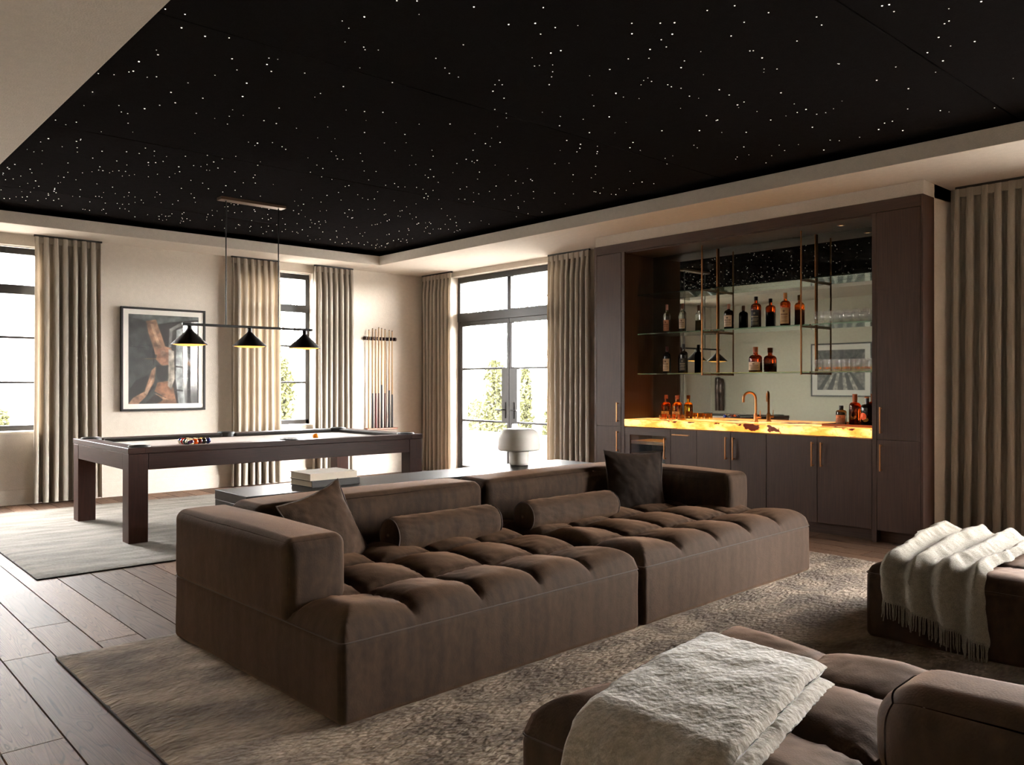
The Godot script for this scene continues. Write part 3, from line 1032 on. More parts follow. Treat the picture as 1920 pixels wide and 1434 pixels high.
	o = thing("pull_out_cabinet", "narrow dark oak pull-out unit with level brass handle", "cabinet", Vector3.ZERO)
	bar("carcass", Vector3(BX + 0.022, 0.10, -5.078), Vector3(B, 0.845, -4.764), "smoked_oak", o, 0.002)
	bar("plinth", Vector3(BX + 0.07, 0, -5.078), Vector3(BX + 0.42, 0.10, -4.764), "smoked_oak_level", o, 0.002)
	pull(door_front(o, -5.078, -4.763, 0.10, 0.842), 0.785, 0.0, -4.94, 0.2)
	for q in [[-4.762, -4.377, -4.003, -4.419, -4.338, "double-door dark oak base cabinet below the brass tap"], [-4.001, -3.513, -3.036, -3.550, -3.467, "double-door dark oak base cabinet beside the right tall cupboard"]]:
		o = thing("base_cabinet", q[5], "cabinet", Vector3.ZERO, 0, "double-door bar base cabinets")
		bar("carcass", Vector3(BX + 0.022, 0.10, q[0]), Vector3(B, 0.845, q[2]), "smoked_oak", o, 0.002)
		bar("plinth", Vector3(BX + 0.07, 0, q[0]), Vector3(BX + 0.42, 0.10, q[2]), "smoked_oak_level", o, 0.002)
		pull(door_front(o, q[0], q[1], 0.10, 0.842), 0.583, 0.797, q[3])
		pull(door_front(o, q[1], q[2], 0.10, 0.842), 0.583, 0.797, q[4])
	# backlit onyx worktop
	o = thing("onyx_worktop", "glowing backlit onyx bar top, cream and amber with brown veins", "worktop", Vector3.ZERO)
	bar("slab", Vector3(BX - 0.006, 0.852, -5.677), Vector3(7.216, 0.927, -3.036), "onyx_lit", o, 0.003)
	var al := AreaLight3D.new()
	al.name = "worktop_light"
	al.area_size = Vector2(2.6, 0.07)
	al.position = Vector3(BX - 0.012, 0.89, -4.357)
	al.rotation_degrees = Vector3(0, 90, 0)
	al.light_color = Color(1.0, 0.70, 0.34)
	al.light_energy = 0.12
	al.shadow_enabled = true
	al.area_range = 9.0
	al.area_attenuation = 2.0
	o.add_child(al)
	al = AreaLight3D.new()
	al.name = "worktop_light"
	al.area_size = Vector2(2.6, 0.45)
	al.position = Vector3(6.97, 0.932, -4.357)
	al.rotation_degrees = Vector3(90, 90, 0)
	al.light_color = Color(1.0, 0.58, 0.24)
	al.light_energy = 0.34
	al.shadow_enabled = true
	al.area_range = 9.0
	al.area_attenuation = 2.0
	o.add_child(al)
	# glass shelves and the two hanging brass frames that carry them
	for q in [[2.248, "top glass shelf of the bar niche"], [1.828, "middle glass shelf of the bar niche, holding bottles and goblets"], [1.400, "lowest glass shelf of the bar niche, holding bottles and tumblers"]]:
		var sh := thing("glass_shelf", q[1], "shelf", Vector3(7.08, q[0], -4.3565), 0, "glass bar shelves")
		bar("glass_plate", Vector3(-0.135, 0, -1.319), Vector3(0.134, 0.012, 1.319), "shelf_glass", sh, 0.001)
	for q in [[-4.845, "left hanging brass frame carrying the glass shelves"], [-3.775, "right hanging brass frame carrying the glass shelves"]]:
		var fr := thing("shelf_frame", q[1], "frame", Vector3(6.945, 1.384, q[0]), 0, "brass shelf frames")
		bar("post", Vector3(-0.012, 0, -0.006), Vector3(-0.001, 1.306, 0.006), "aged_brass", fr, 0.001)
		bar("post", Vector3(0.252, 0, -0.006), Vector3(0.264, 1.306, 0.006), "aged_brass", fr, 0.001)
		for y in [0.003, 0.431, 0.851]:
			bar("crossbar", Vector3(-0.001, y, -0.006), Vector3(0.252, y + 0.012, 0.006), "aged_brass", fr, 0.001)

# ---------------------------------------------------------------- rugs
func build_rugs() -> void:
	for q in [["pale_rug", "pale grey-beige rug under the pool table", Vector3(1.30, 0, -9.45), Vector3(5.75, 0.018, -6.128), "pool_rug"], ["lounge_rug", "mottled brown-beige plush rug under the sofa group", Vector3(0.995, 0, -4.311), Vector3(5.93, 0.022, 0.9), "lounge_rug"]]:
		var o := thing(q[0], q[1], "rug")
		var lo: Vector3 = q[2]
		var hi: Vector3 = q[3]
		var nz := noise(61, 5.0, 3)
		var s := Shape.new()
		var wide := hi - lo
		s.grid(110, 110, func(u: float, w: float) -> Vector3:
			var e := minf(minf(u, 1.0 - u) * wide.x, minf(w, 1.0 - w) * wide.z)
			var x := lo.x + u * wide.x
			var z := lo.z + w * wide.z
			return Vector3(x, hi.y * (0.55 + 0.45 * sqrt(clampf(e / 0.03, 0.0, 1.0))) + 0.003 * nz.get_noise_2d(x, z * 2.2), z))
		put("pile", s.mesh(), q[4], o)
		s = Shape.new()
		s.rbox(Vector3(lo.x - 0.004, 0.001, lo.z - 0.004), Vector3(hi.x + 0.004, hi.y * 0.55, hi.z + 0.004), 0.003)
		put("binding", s.mesh(), "rug_binding", o)

# ---------------------------------------------------------------- sofas
func tufts(w: float, d: float, nx: int, nz: int, y0: float, rise: float, seed_: int, roll := 0.15) -> Mesh:
	# biscuit-tufted seat, local x 0..w, z 0..-d (back), from its seam at y0
	var nn := noise(seed_, 3.0, 3)
	var wr := noise(seed_ + 1, 14.0, 2)
	var s := Shape.new()
	var cell := func(k: float, count: int) -> float:
		var i := clampi(int(floorf(k)), 0, count - 1)
		var a := k - i
		if count == 1: return 1.0
		if i == 0: return cos(PI * a / 2.0)
		if i == count - 1: return sin(PI * a / 2.0)
		return sin(PI * a)
	s.grid(nx * 20, nz * 20, func(u: float, v: float) -> Vector3:
		var e := minf(minf(u, 1.0 - u) * w, minf(v, 1.0 - v) * d)
		var k := clampf(e / roll, 0.0, 1.0)
		var edge := sqrt(1.0 - (1.0 - k) * (1.0 - k))
		var sa := pow(maxf(cell.call(u * nx, nx), 0.0), 0.42)
		var sb := pow(maxf(cell.call(v * nz, nz), 0.0), 0.42)
		var dome := 0.34 * (sa + sb) + 0.32 * sa * sb
		var crease := 1.0 - sa * sb
		var h := edge * (rise * 0.32 + rise * 0.68 * dome)
		h += edge * 0.006 * nn.get_noise_2d(u * w, v * d) + edge * 0.010 * crease * (wr.get_noise_2d(u * w * (0.5 if sa < sb else 2.0), v * d * (2.0 if sa < sb else 0.5)))
		var pull_in := 0.012 * (1.0 - k)
		return Vector3(u * w + (0.5 - u) * pull_in, y0 + h, -v * d + (v - 0.5) * pull_in), false, true)
	return s.mesh()

func plush(lo: Vector3, hi: Vector3, r: float, puff: float, seed_: int, wrinkle := 0.004) -> Mesh:
	var nn := noise(seed_, 2.6, 3)
	var s := Shape.new()
	s.rbox(lo, hi, r, 4, 10, puff, func(p: Vector3) -> Vector3:
		return p + Vector3(nn.get_noise_3dv(p), nn.get_noise_3dv(p + Vector3(9, 0, 0)), nn.get_noise_3dv(p + Vector3(0, 9, 0))) * wrinkle)
	return s.mesh()

func piping_loop(lo: Vector3, hi: Vector3, y: float, r: float) -> Mesh:
	# welt round a rounded rectangle at height y
	var pts := []
	var c := [Vector3(hi.x - r, y, hi.z - r), Vector3(lo.x + r, y, hi.z - r), Vector3(lo.x + r, y, lo.z + r), Vector3(hi.x - r, y, lo.z + r)]
	for k in 4:
		for j in 6:
			var a := PI / 2.0 * (k + j / 5.0)
			pts.append(c[k] + Vector3(cos(a), 0, sin(a)) * r)
	pts.append(pts[0])
	var s := Shape.new()
	s.tube(pts, 0.0026, -1, 6, false)
	return s.mesh()

func module(o: Node, x0: float, w: float, d: float, nx: int, nz: int, seam: float, rise: float, seed_: int, y_floor := 0.03) -> void:
	var lo := Vector3(x0, y_floor, -d)
	var hi := Vector3(x0 + w, seam + 0.012, 0)
	put("base", plush(lo, hi, 0.03, 0.004, seed_, 0.004), "velvet", o)
	var seat := put("seat_cushion", tufts(w, d, nx, nz, seam, rise, seed_ + 3), "velvet", o, Vector3(x0, 0, 0))
	put("piping", piping_loop(Vector3(0, 0, -d), Vector3(w, 0, 0), seam + 0.004, 0.03), "velvet_piping", seat)
	for k in [[x0 + 0.15, -0.15], [x0 + w - 0.15, -0.15], [x0 + 0.15, -d + 0.15], [x0 + w - 0.15, -d + 0.15]]:
		bar("foot", Vector3(k[0] - 0.04, 0.0, k[1] - 0.04), Vector3(k[0] + 0.04, 0.035, k[1] + 0.04), "rubber_black", o)

func bolster(label: String, at: Vector3, turn: float, len_: float, r: float, seed_: int) -> void:
	var o := thing("bolster_pillow", label, "pillow", at, turn, "velvet bolsters on the sofa")
	var nn := noise(seed_, 5.0, 3)
	var h := len_ / 2.0
	var s := Shape.new()
	s.grid(40, 30, func(u: float, v: float) -> Vector3:
		var x := lerpf(-h, h, v)
		var k := clampf((h - absf(x)) / 0.03, 0.0, 1.0)
		var rr := r * (0.90 + 0.10 * sqrt(1.0 - (1.0 - k) * (1.0 - k)))
		var a := u * TAU
		rr += 0.006 * nn.get_noise_3d(x * 2.0, cos(a), sin(a)) + 0.004 * nn.get_noise_2d(a * 1.2 + x * 1.5, 3.0) * k
		return Vector3(x, r * 0.985 + sin(a) * rr, cos(a) * rr), true)
	put("cover", s.mesh(), "velvet", o)
	for sd in [-1.0, 1.0]:
		var e := Shape.new()
		e.grid(40, 5, func(u: float, v: float) -> Vector3:
			return Vector3(sd * (h + 0.012 * (1.0 - v * v)), r * 0.985 + sin(u * TAU) * r * 0.91 * v, cos(u * TAU) * r * 0.91 * v), true)
		put("end_cap", e.mesh(), "velvet", o)
		var w := []
		for k in 41:
			w.append(Vector3(sd * h, r * 0.985 + sin(TAU * k / 40.0) * r * 0.92, cos(TAU * k / 40.0) * r * 0.92))
		var p := Shape.new()
		p.tube(w, 0.004, -1, 6, false)
		put("piping", p.mesh(), "velvet_piping", o)

func square_pillow(label: String, material: String, at: Vector3, basis: Basis, size: float, fat: float, seed_: int) -> void:
	var o := thing("scatter_cushion", label, "cushion", at, 0, "square velvet scatter cushions")
	var nn := noise(seed_, 6.0, 3)
	var h := size / 2.0
	var pos := func(a: float, b: float, side: float) -> Vector3:
		# a, b in -1..1; corners drawn out into points
		var px := a * h * (1.0 - 0.10 * (1.0 - b * b))
		var py := b * h * (1.0 - 0.10 * (1.0 - a * a))
		var f := pow(maxf(1.0 - a * a, 0.0), 0.62) * pow(maxf(1.0 - b * b, 0.0), 0.62)
		var z := side * fat * f + 0.010 * nn.get_noise_3d(px * 2.2, py * 2.2, side) * (1.0 - f * 0.5)
		var cr := (a * a * b * b)
		z += 0.012 * cr * sin((a * b) * 7.0 + seed_) * (1.0 - maxf(absf(a), absf(b)))
		return basis * Vector3(px, py, z)
	var s := Shape.new()
	for side in [1.0, -1.0]:
		s.grid(30, 30, func(u: float, v: float) -> Vector3: return pos.call(u * 2.0 - 1.0, v * 2.0 - 1.0, side), false, side > 0.0)
	put("cover", s.mesh(), material, o)
	var w := []
	for q in [[-1, -1, 1, -1], [1, -1, 1, 1], [1, 1, -1, 1], [-1, 1, -1, -1]]:
		for k in 14:
			w.append(pos.call(lerpf(q[0], q[2], k / 14.0), lerpf(q[1], q[3], k / 14.0), 0.0))
	w.append(w[0])
	s = Shape.new()
	s.tube(w, 0.004, -1, 6, false)
	put("piping", s.mesh(), "velvet_piping", o)

const SOFA_AT := Vector3(1.566, 0.02, -2.682)

func build_sofas() -> void:
	# long sofa of two tufted modules
	var o := thing("velvet_sofa", "left half of the long brown velvet sofa, tufted seat with left arm", "sofa", SOFA_AT, 1.9, "modules of the long velvet sofa")
	module(o, 0.0, 1.81, 1.56, 5, 4, 0.308, 0.122, 401, 0.0)
	put("armrest", plush(Vector3(-0.004, 0.288, -1.564), Vector3(0.285, 0.645, -0.40), 0.05, 0.012, 402), "velvet", o)
	put("backrest", plush(Vector3(0.285, 0.288, -1.564), Vector3(1.81, 0.665, -1.22), 0.06, 0.014, 403), "velvet", o)
	o = thing("velvet_sofa", "right half of the long brown velvet sofa, tufted seat with right arm", "sofa", SOFA_AT, 1.9, "modules of the long velvet sofa")
	module(o, 1.845, 1.875, 1.56, 5, 4, 0.308, 0.122, 411, 0.0)
	put("armrest", plush(Vector3(3.45, 0.288, -1.564), Vector3(3.724, 0.645, -0.47), 0.05, 0.012, 412), "velvet", o)
	put("backrest", plush(Vector3(1.845, 0.288, -1.564), Vector3(3.45, 0.665, -1.24), 0.06, 0.014, 413), "velvet", o)
	bolster("brown velvet bolster on the left half of the sofa", Vector3(2.815, 0.39, -3.70), 1.0, 0.73, 0.098, 421)
	bolster("brown velvet bolster on the right half of the sofa", Vector3(3.83, 0.385, -3.70), 0.5, 0.80, 0.098, 422)
	square_pillow("brown square cushion propped on the sofa's left arm", "velvet", Vector3(2.085, 0.552, -3.72), Basis.from_euler(Vector3(deg_to_rad(-22), deg_to_rad(12), 0)) * Basis(Vector3(0, 0, 1), deg_to_rad(13)), 0.44, 0.075, 431)
	square_pillow("dark brown square cushion in the sofa's right back corner", "dark_velvet", Vector3(4.62, 0.59, -3.80), Basis.from_euler(Vector3(deg_to_rad(-16), deg_to_rad(-28), 0)) * Basis(Vector3(0, 0, 1), deg_to_rad(-3)), 0.46, 0.075, 432)
	# chaise in the foreground with a back block
	o = thing("velvet_chaise", "brown velvet tufted chaise in the foreground under the folded blanket", "chaise", Vector3(1.655, 0.02, 0.75), 3.0)
	module(o, 0.0, 1.12, 2.42, 3, 6, 0.315, 0.118, 441, 0.0)
	put("backrest", plush(Vector3(0.27, 0.34, -1.58), Vector3(0.58, 0.60, 0.0), 0.10, 0.015, 442), "velvet", o)
	# ottoman at the right
	o = thing("velvet_ottoman", "dark brown velvet tufted ottoman at the right under the fringed throw", "ottoman", Vector3(4.23, 0.02, 0.10), 3.0)
	module(o, 0.0, 1.18, 2.0, 3, 5, 0.32, 0.075, 451, 0.0)

# ---------------------------------------------------------------- pool table
func build_pool_table() -> void:
	var x0 := 2.108
	var x1 := 4.988
	var z0 := -8.53
	var z1 := -6.914
	var o := thing("pool_table", "dark walnut pool table with grey cloth and square legs", "pool table", Vector3(0, 0.018, 0))
	for q in [[x0, z1 - 0.16], [x0, z0], [x1 - 0.16, z1 - 0.16], [x1 - 0.16, z0]]:
		bar("leg", Vector3(q[0] + 0.004, 0, q[1] + 0.004), Vector3(q[0] + 0.156, 0.718, q[1] + 0.156), "walnut", o, 0.004)
	for z in [z0 + 0.006, z1 - 0.036]:
		bar("apron", Vector3(x0 + 0.16, 0.585, z), Vector3(x1 - 0.16, 0.718, z + 0.03), "walnut_level", o, 0.003)
	for x in [x0 + 0.006, x1 - 0.036]:
		bar("apron", Vector3(x, 0.585, z0 + 0.16), Vector3(x + 0.03, 0.718, z1 - 0.16), "walnut_level", o, 0.003)
	# top rails, mitred frame in four boards
	for z in [z0, z1 - 0.13]:
		bar("top_rail", Vector3(x0 + 0.13, 0.720, z), Vector3(x1 - 0.13, 0.766, z + 0.13), "walnut_level", o, 0.003)
	for x in [x0, x1 - 0.13]:
		bar("top_rail", Vector3(x, 0.720, z0), Vector3(x + 0.13, 0.766, z1), "walnut_level", o, 0.003)
	bar("slate_bed", Vector3(x0 + 0.10, 0.69, z0 + 0.10), Vector3(x1 - 0.10, 0.728, z1 - 0.10), "billiard_cloth", o, 0.003)
	var xm := (x0 + x1) / 2.0
	for z in [[z0 + 0.13, 1.0], [z1 - 0.13, -1.0]]:
		for q in [[x0 + 0.23, xm - 0.07], [xm + 0.07, x1 - 0.23]]:
			var zz: float = z[0]
			var s := Shape.new()
			s.rbox(Vector3(q[0], 0.728, minf(zz, zz + 0.045 * z[1])), Vector3(q[1], 0.762, maxf(zz, zz + 0.045 * z[1])), 0.012, 2)
			put("cushion_rail", s.mesh(), "cushion_cloth", o)
	for x in [[x0 + 0.13, 1.0], [x1 - 0.13, -1.0]]:
		var xx: float = x[0]
		var s := Shape.new()
		s.rbox(Vector3(minf(xx, xx + 0.045 * x[1]), 0.728, z0 + 0.23), Vector3(maxf(xx, xx + 0.045 * x[1]), 0.762, z1 - 0.23), 0.012, 2)
		put("cushion_rail", s.mesh(), "cushion_cloth", o)
	# pockets: raised black rims round dark cups
	for q in [[x0 + 0.125, z0 + 0.125], [xm, z0 + 0.095], [x1 - 0.125, z0 + 0.125], [x0 + 0.125, z1 - 0.125], [xm, z1 - 0.095], [x1 - 0.125, z1 - 0.125]]:
		var s := Shape.new()
		s.lathe([[0.0, 0.66], [0.055, 0.66], [0.060, 0.770], [0.066, 0.778], [0.084, 0.778], [0.088, 0.770], [0.088, 0.70]], 24)
		put("pocket", s.mesh(), "rubber_black", o, Vector3(q[0], 0, q[1]))
	# racked balls
	var kinds := [["yellow", 0], ["blue", 0], ["red", 1], ["purple", 0], ["black", 0], ["orange", 1], ["green", 1], ["red", 0], ["maroon", 0], ["yellow", 1], ["blue", 1], ["maroon", 1], ["orange", 0], ["purple", 1], ["green", 0]]
	var r := 0.0286
	var k := 0
	var order := [1, 0, 4, 2, 9, 8, 5, 11, 3, 12, 10, 7, 14, 6, 13]
	for row in 5:
		for c in row + 1:
			var q = kinds[order[k]]
			var p := Vector3(3.0 - row * r * 1.76, 0.746 + r, -7.545 + (c - row / 2.0) * r * 2.03)
			pool_ball(q[0], q[1] == 1, p, "%s %s ball in the racked triangle on the pool table" % ["striped" if q[1] == 1 else "solid", q[0]], "racked pool balls")
			k += 1
	pool_ball("amber", false, Vector3(4.05, 0.746 + r, -7.44), "lone amber-orange ball standing apart on the pool table", "")

func pool_ball(color: String, striped: bool, p: Vector3, label: String, group: String) -> void:
	var o := thing("pool_ball", label, "ball", p, rng.randf() * 360.0, group)
	o.rotation_degrees.z = rng.randf_range(-50, 50)
	var r := 0.0286
	var body := func(lo: float, hi: float, rr: float) -> Mesh:
		var prof := []
		for k in 15:
			var a := lerpf(lo, hi, k / 14.0)
			prof.append([cos(a) * rr, sin(a) * rr])
		var s := Shape.new()
		s.lathe(prof, 24)
		return s.mesh()
	put("ball_body", body.call(-PI / 2, PI / 2, r), "ball_" + ("ivory" if striped else color), o)
	if striped:
		put("stripe", body.call(-0.55, 0.55, r * 1.004), "ball_" + color, o)
	else:
		put("number_spot", body.call(1.22, PI / 2, r * 1.004), "ball_ivory", o)

# ---------------------------------------------------------------- pendant
func build_pendant() -> void:
	var z := -7.75
	var o := thing("pendant_light", "black linear pendant with three cone shades over the pool table", "pendant light", Vector3(3.52, 0, z))
	bar("canopy", Vector3(-0.33, 3.072, -0.055), Vector3(0.34, TOP, 0.055), "bronze_canopy", o, 0.003)
	for x in [-0.262, 0.282]:
		var s := Shape.new()
		s.tube([Vector3(x, 1.86, 0), Vector3(x, 3.075, 0)], 0.0065, -1, 8)
		put("rod", s.mesh(), "black_metal", o)
	bar("beam", Vector3(-0.68, 1.848, -0.011), Vector3(0.66, 1.872, 0.011), "black_metal", o, 0.003)
	for x in [-0.612, -0.022, 0.572]:
		var s := Shape.new()
		s.lathe([[0.158, 1.672], [0.160, 1.668], [0.163, 1.670], [0.160, 1.678], [0.030, 1.800], [0.022, 1.812], [0.022, 1.812], [0.022, 1.850], [0.0, 1.850]], 40)
		var sh := put("shade", s.mesh(), "shade_black", o, Vector3(x, 0, 0))
		var inner := Shape.new()
		inner.lathe([[0.158, 1.671], [0.150, 1.681], [0.028, 1.795]], 40)
		put("shade_lining", inner.mesh(), "brass", sh)
		var d := Shape.new()
		d.lathe([[0.0, 1.655], [0.06, 1.657], [0.11, 1.662], [0.145, 1.669], [0.155, 1.675]], 40)
		put("diffuser", d.mesh(), "lamp_diffuser", sh)
		var sp := SpotLight3D.new()
		sp.name = "lamp_light"
		sp.position = Vector3(x, 1.645, 0)
		sp.rotation_degrees.x = -90
		sp.spot_angle = 62
		sp.spot_angle_attenuation = 1.0
		sp.light_color = Color(1.0, 0.74, 0.42)
		sp.light_energy = 0.22
		sp.light_size = 0.10
		sp.shadow_enabled = true
		sp.spot_range = 12
		sp.spot_attenuation = 2
		o.add_child(sp)

# ---------------------------------------------------------------- console, lamp, books
func build_console() -> void:
	var o := thing("console_table", "long low black oak console behind the sofa", "console table", Vector3(1.93, 0, -4.75))
	var L := 2.86
	bar("tabletop", Vector3(0, 0.625, 0), Vector3(L, 0.68, 0.435), "black_oak", o, 0.003)
	bar("end_panel", Vector3(0.0, 0.022, 0.004), Vector3(0.055, 0.625, 0.431), "black_oak", o, 0.003)
	bar("end_panel", Vector3(L - 0.055, 0.022, 0.004), Vector3(L, 0.625, 0.431), "black_oak", o, 0.003)
	bar("back_panel", Vector3(0.055, 0.022, 0.36), Vector3(L - 0.055, 0.625, 0.38), "black_oak", o, 0.003)
	# mushroom stone lamp
	var l := thing("table_lamp", "white stone mushroom-shaped table lamp on the console", "lamp", Vector3(4.245, 0.68, -4.63))
	var s := Shape.new()
	s.lathe([[0.0, 0.0], [0.066, 0.0], [0.075, 0.008], [0.077, 0.02], [0.077, 0.125], [0.060, 0.125], [0.0, 0.125]], 40)
	put("base", s.mesh(), "stone_white", l)
	s = Shape.new()
	var prof := [[0.0, 0.112], [0.150, 0.112], [0.158, 0.117], [0.162, 0.128]]
	for k in 13:
		var a := k / 12.0 * PI / 2.0
		prof.append([0.085 + 0.072 * cos(a) * (1.0 - 0.0 * k), 0.200 + 0.078 * sin(a)])
	prof.append([0.04, 0.284])
	prof.append([0.0, 0.285])
	s.lathe(prof, 48)
	put("lamp_shade", s.mesh(), "stone_white", l)
	# two books
	var bk := func(label: String, at: Vector3, turn: float, w: float, h: float, d: float, cover: String) -> void:
		var b := thing("book", label, "book", at, turn, "books on the console")
		var c := Shape.new()
		c.rbox(Vector3(-w / 2, 0, -d / 2), Vector3(w / 2, 0.004, d / 2), 0.0015)
		c.rbox(Vector3(-w / 2, h - 0.004, -d / 2), Vector3(w / 2, h, d / 2), 0.0015)
		c.rbox(Vector3(-w / 2, 0, d / 2 - 0.004), Vector3(w / 2, h, d / 2 + 0.001), 0.0015)
		put("cover", c.mesh(), cover, b)
		bar("pages", Vector3(-w / 2 + 0.005, 0.004, -d / 2 + 0.005), Vector3(w / 2 - 0.005, h - 0.004, d / 2 - 0.004), "paper", b, 0.001)
	bk.call("large dark grey book lying at the bottom of the stack", Vector3(2.545, 0.68, -4.555), 2.0, 0.335, 0.040, 0.26, "book_grey")
	bk.call("cream book lying on the dark grey book", Vector3(2.535, 0.7205, -4.555), 1.0, 0.325, 0.042, 0.25, "book_cream")

# ---------------------------------------------------------------- pictures
func framed(label: String, at: Vector3, turn: float, w: float, h: float, mount: float, art: Image) -> void:
	var o := thing("framed_picture", label, "picture", at, turn)
	var f := 0.026
	for q in [[-w / 2, w / 2, -h / 2, -h / 2 + f], [-w / 2, w / 2, h / 2 - f, h / 2], [-w / 2, -w / 2 + f, -h / 2 + f, h / 2 - f], [w / 2 - f, w / 2, -h / 2 + f, h / 2 - f]]:
		bar("frame", Vector3(q[0], q[2], 0.002), Vector3(q[1], q[3], 0.04), "frame_black", o, 0.003)
	var s := Shape.new()
	var a := Vector2(w / 2 - f, h / 2 - f)
	var b := Vector2(w / 2 - f - mount, h / 2 - f - mount)
	for q in [[-a.x, a.x, b.y, a.y], [-a.x, a.x, -a.y, -b.y], [-a.x, -b.x, -b.y, b.y], [b.x, a.x, -b.y, b.y]]:
		s.rbox(Vector3(q[0], q[2], 0.029), Vector3(q[1], q[3], 0.032), 0.0008)
	put("mount", s.mesh(), "mount_board", o)
	s = Shape.new()
	s.quad(Vector3(-b.x, b.y, 0.0), Vector3(b.x, b.y, 0.0), Vector3(b.x, -b.y, 0.0), Vector3(-b.x, -b.y, 0.0))
	var m := StandardMaterial3D.new()
	m.resource_name = "art_print"
	m.albedo_texture = tex(art)
	m.roughness = 0.8
	put("print", s.mesh(), m, o, Vector3(0, 0, 0.0285))
	bar("glazing", Vector3(-a.x, -a.y, 0.0345), Vector3(a.x, a.y, 0.0365), "picture_glass", o, 0.0005)

func build_pictures() -> void:
	rng.seed = 51
	# abstract study: tan limb-like shapes on slate, grey and black
	var im := Image.create(300, 380, false, Image.FORMAT_RGB8)
	im.fill(Color(0.20, 0.205, 0.20))
	fill_poly(im, [[0, 0], [1, 0], [1, 0.05], [0.4, 0.10], [0, 0.03]], Color(0.30, 0.32, 0.31), 0.2)
	fill_poly(im, [[0.55, 0.08], [1, 0.03], [1, 1], [0.62, 1], [0.52, 0.5], [0.35, 0.12]], Color(0.11, 0.085, 0.08), 0.3)
	fill_poly(im, [[0.0, 0.86], [0.10, 0.74], [0.26, 0.68], [0.36, 0.82], [0.2, 0.95], [0.0, 1.0]], Color(0.075, 0.06, 0.055), 0.3)
	fill_poly(im, [[0.24, 0.07], [0.38, 0.05], [0.45, 0.2], [0.52, 0.36], [0.44, 0.40], [0.36, 0.46], [0.33, 0.34], [0.27, 0.2]], Color(0.50, 0.37, 0.28), 0.15)
	fill_poly(im, [[0.40, 0.38], [0.52, 0.35], [0.60, 0.37], [0.63, 0.46], [0.58, 0.56], [0.46, 0.57], [0.38, 0.50]], Color(0.54, 0.38, 0.29), 0.15)
	fill_poly(im, [[0.38, 0.56], [0.55, 0.58], [0.56, 0.70], [0.48, 0.76], [0.40, 0.72]], Color(0.06, 0.045, 0.04), 0.2)
	fill_poly(im, [[0.32, 0.62], [0.38, 0.58], [0.36, 0.75], [0.24, 0.92], [0.14, 1.0], [0.0, 1.0], [0.06, 0.93], [0.22, 0.86]], Color(0.55, 0.41, 0.32), 0.15)
	fill_poly(im, [[0.40, 0.76], [0.56, 0.74], [0.63, 0.82], [0.68, 1.0], [0.40, 1.0], [0.48, 0.92], [0.36, 0.86]], Color(0.50, 0.34, 0.24), 0.2)
	fill_poly(im, [[0.36, 0.9], [0.52, 0.93], [0.42, 0.99], [0.24, 0.99]], Color(0.14, 0.10, 0.085), 0.2)
	fill_poly(im, [[0.57, 0.15], [0.78, 0.05], [0.76, 0.10], [0.62, 0.17], [0.60, 0.36], [0.56, 0.36]], Color(0.42, 0.41, 0.40), 0.2)
	fill_poly(im, [[0.56, 0.38], [0.64, 0.40], [0.65, 0.72], [0.60, 0.84], [0.55, 0.80]], Color(0.62, 0.58, 0.53), 0.15)
	fill_poly(im, [[0.67, 0.16], [0.76, 0.13], [0.77, 0.75], [0.81, 1.0], [0.70, 1.0], [0.66, 0.72]], Color(0.58, 0.60, 0.60), 0.12)  # window reflection painted into the print; the dark bars below cross it
	for y in [0.30, 0.57, 0.84]:
		fill_poly(im, [[0.66, y], [0.78, y + 0.01], [0.78, y + 0.022], [0.66, y + 0.012]], Color(0.10, 0.09, 0.09), 0.1)
	fill_poly(im, [[0.80, 0.48], [1.0, 0.60], [1.0, 0.66], [0.80, 0.53]], Color(0.50, 0.38, 0.30), 0.15)
	im.resize(75, 95, Image.INTERPOLATE_LANCZOS)
	im.resize(300, 380, Image.INTERPOLATE_CUBIC)
	fill_poly(im, [[0.30, 0.10], [0.34, 0.10], [0.44, 0.33], [0.40, 0.34]], Color(0.60, 0.47, 0.37), 0.2)
	fill_poly(im, [[0.44, 0.40], [0.50, 0.39], [0.52, 0.44], [0.46, 0.46]], Color(0.62, 0.47, 0.37), 0.2)
	fill_poly(im, [[0.22, 0.88], [0.33, 0.70], [0.35, 0.71], [0.26, 0.90]], Color(0.62, 0.50, 0.41), 0.2)
	fill_poly(im, [[0.36, 0.88], [0.50, 0.93], [0.58, 0.96], [0.48, 0.955]], Color(0.64, 0.47, 0.36), 0.2)
	fill_poly(im, [[0.34, 0.36], [0.37, 0.45], [0.345, 0.58], [0.33, 0.45]], Color(0.09, 0.075, 0.07), 0.2)
	fill_poly(im, [[0.0, 0.355], [0.22, 0.365], [0.22, 0.373], [0.0, 0.363]], Color(0.06, 0.06, 0.06), 0.1)
	im.resize(150, 190, Image.INTERPOLATE_LANCZOS)
	im.resize(300, 380, Image.INTERPOLATE_CUBIC)
	var tone := noise(58, 0.02, 4).get_image(300, 380)
	for y in 380:
		for x in 300:
			var k := 0.60 + 0.75 * tone.get_pixel(x, y).r
			var q := im.get_pixel(x, y)
			im.set_pixel(x, y, Color(q.r * k, q.g * k, q.b * k).clamp())
	framed("tall black-framed picture of tan figure-like shapes beside the curtains", Vector3(3.48, 1.59, N + 0.001), 0, 0.985, 1.22, 0.058, im)
	# black-and-white mountain-like abstract on the west wall, seen in the mirror
	im = Image.create(360, 260, false, Image.FORMAT_RGB8)
	im.fill(Color(0.40, 0.39, 0.37))
	fill_poly(im, [[0, 0], [1, 0], [0.9, 0.30], [0.1, 0.30]], Color(0.27, 0.26, 0.25), 0.3)
	fill_poly(im, [[0.0, 1.0], [0.42, 0.32], [0.58, 0.32], [1.0, 1.0]], Color(0.10, 0.095, 0.09), 0.3)
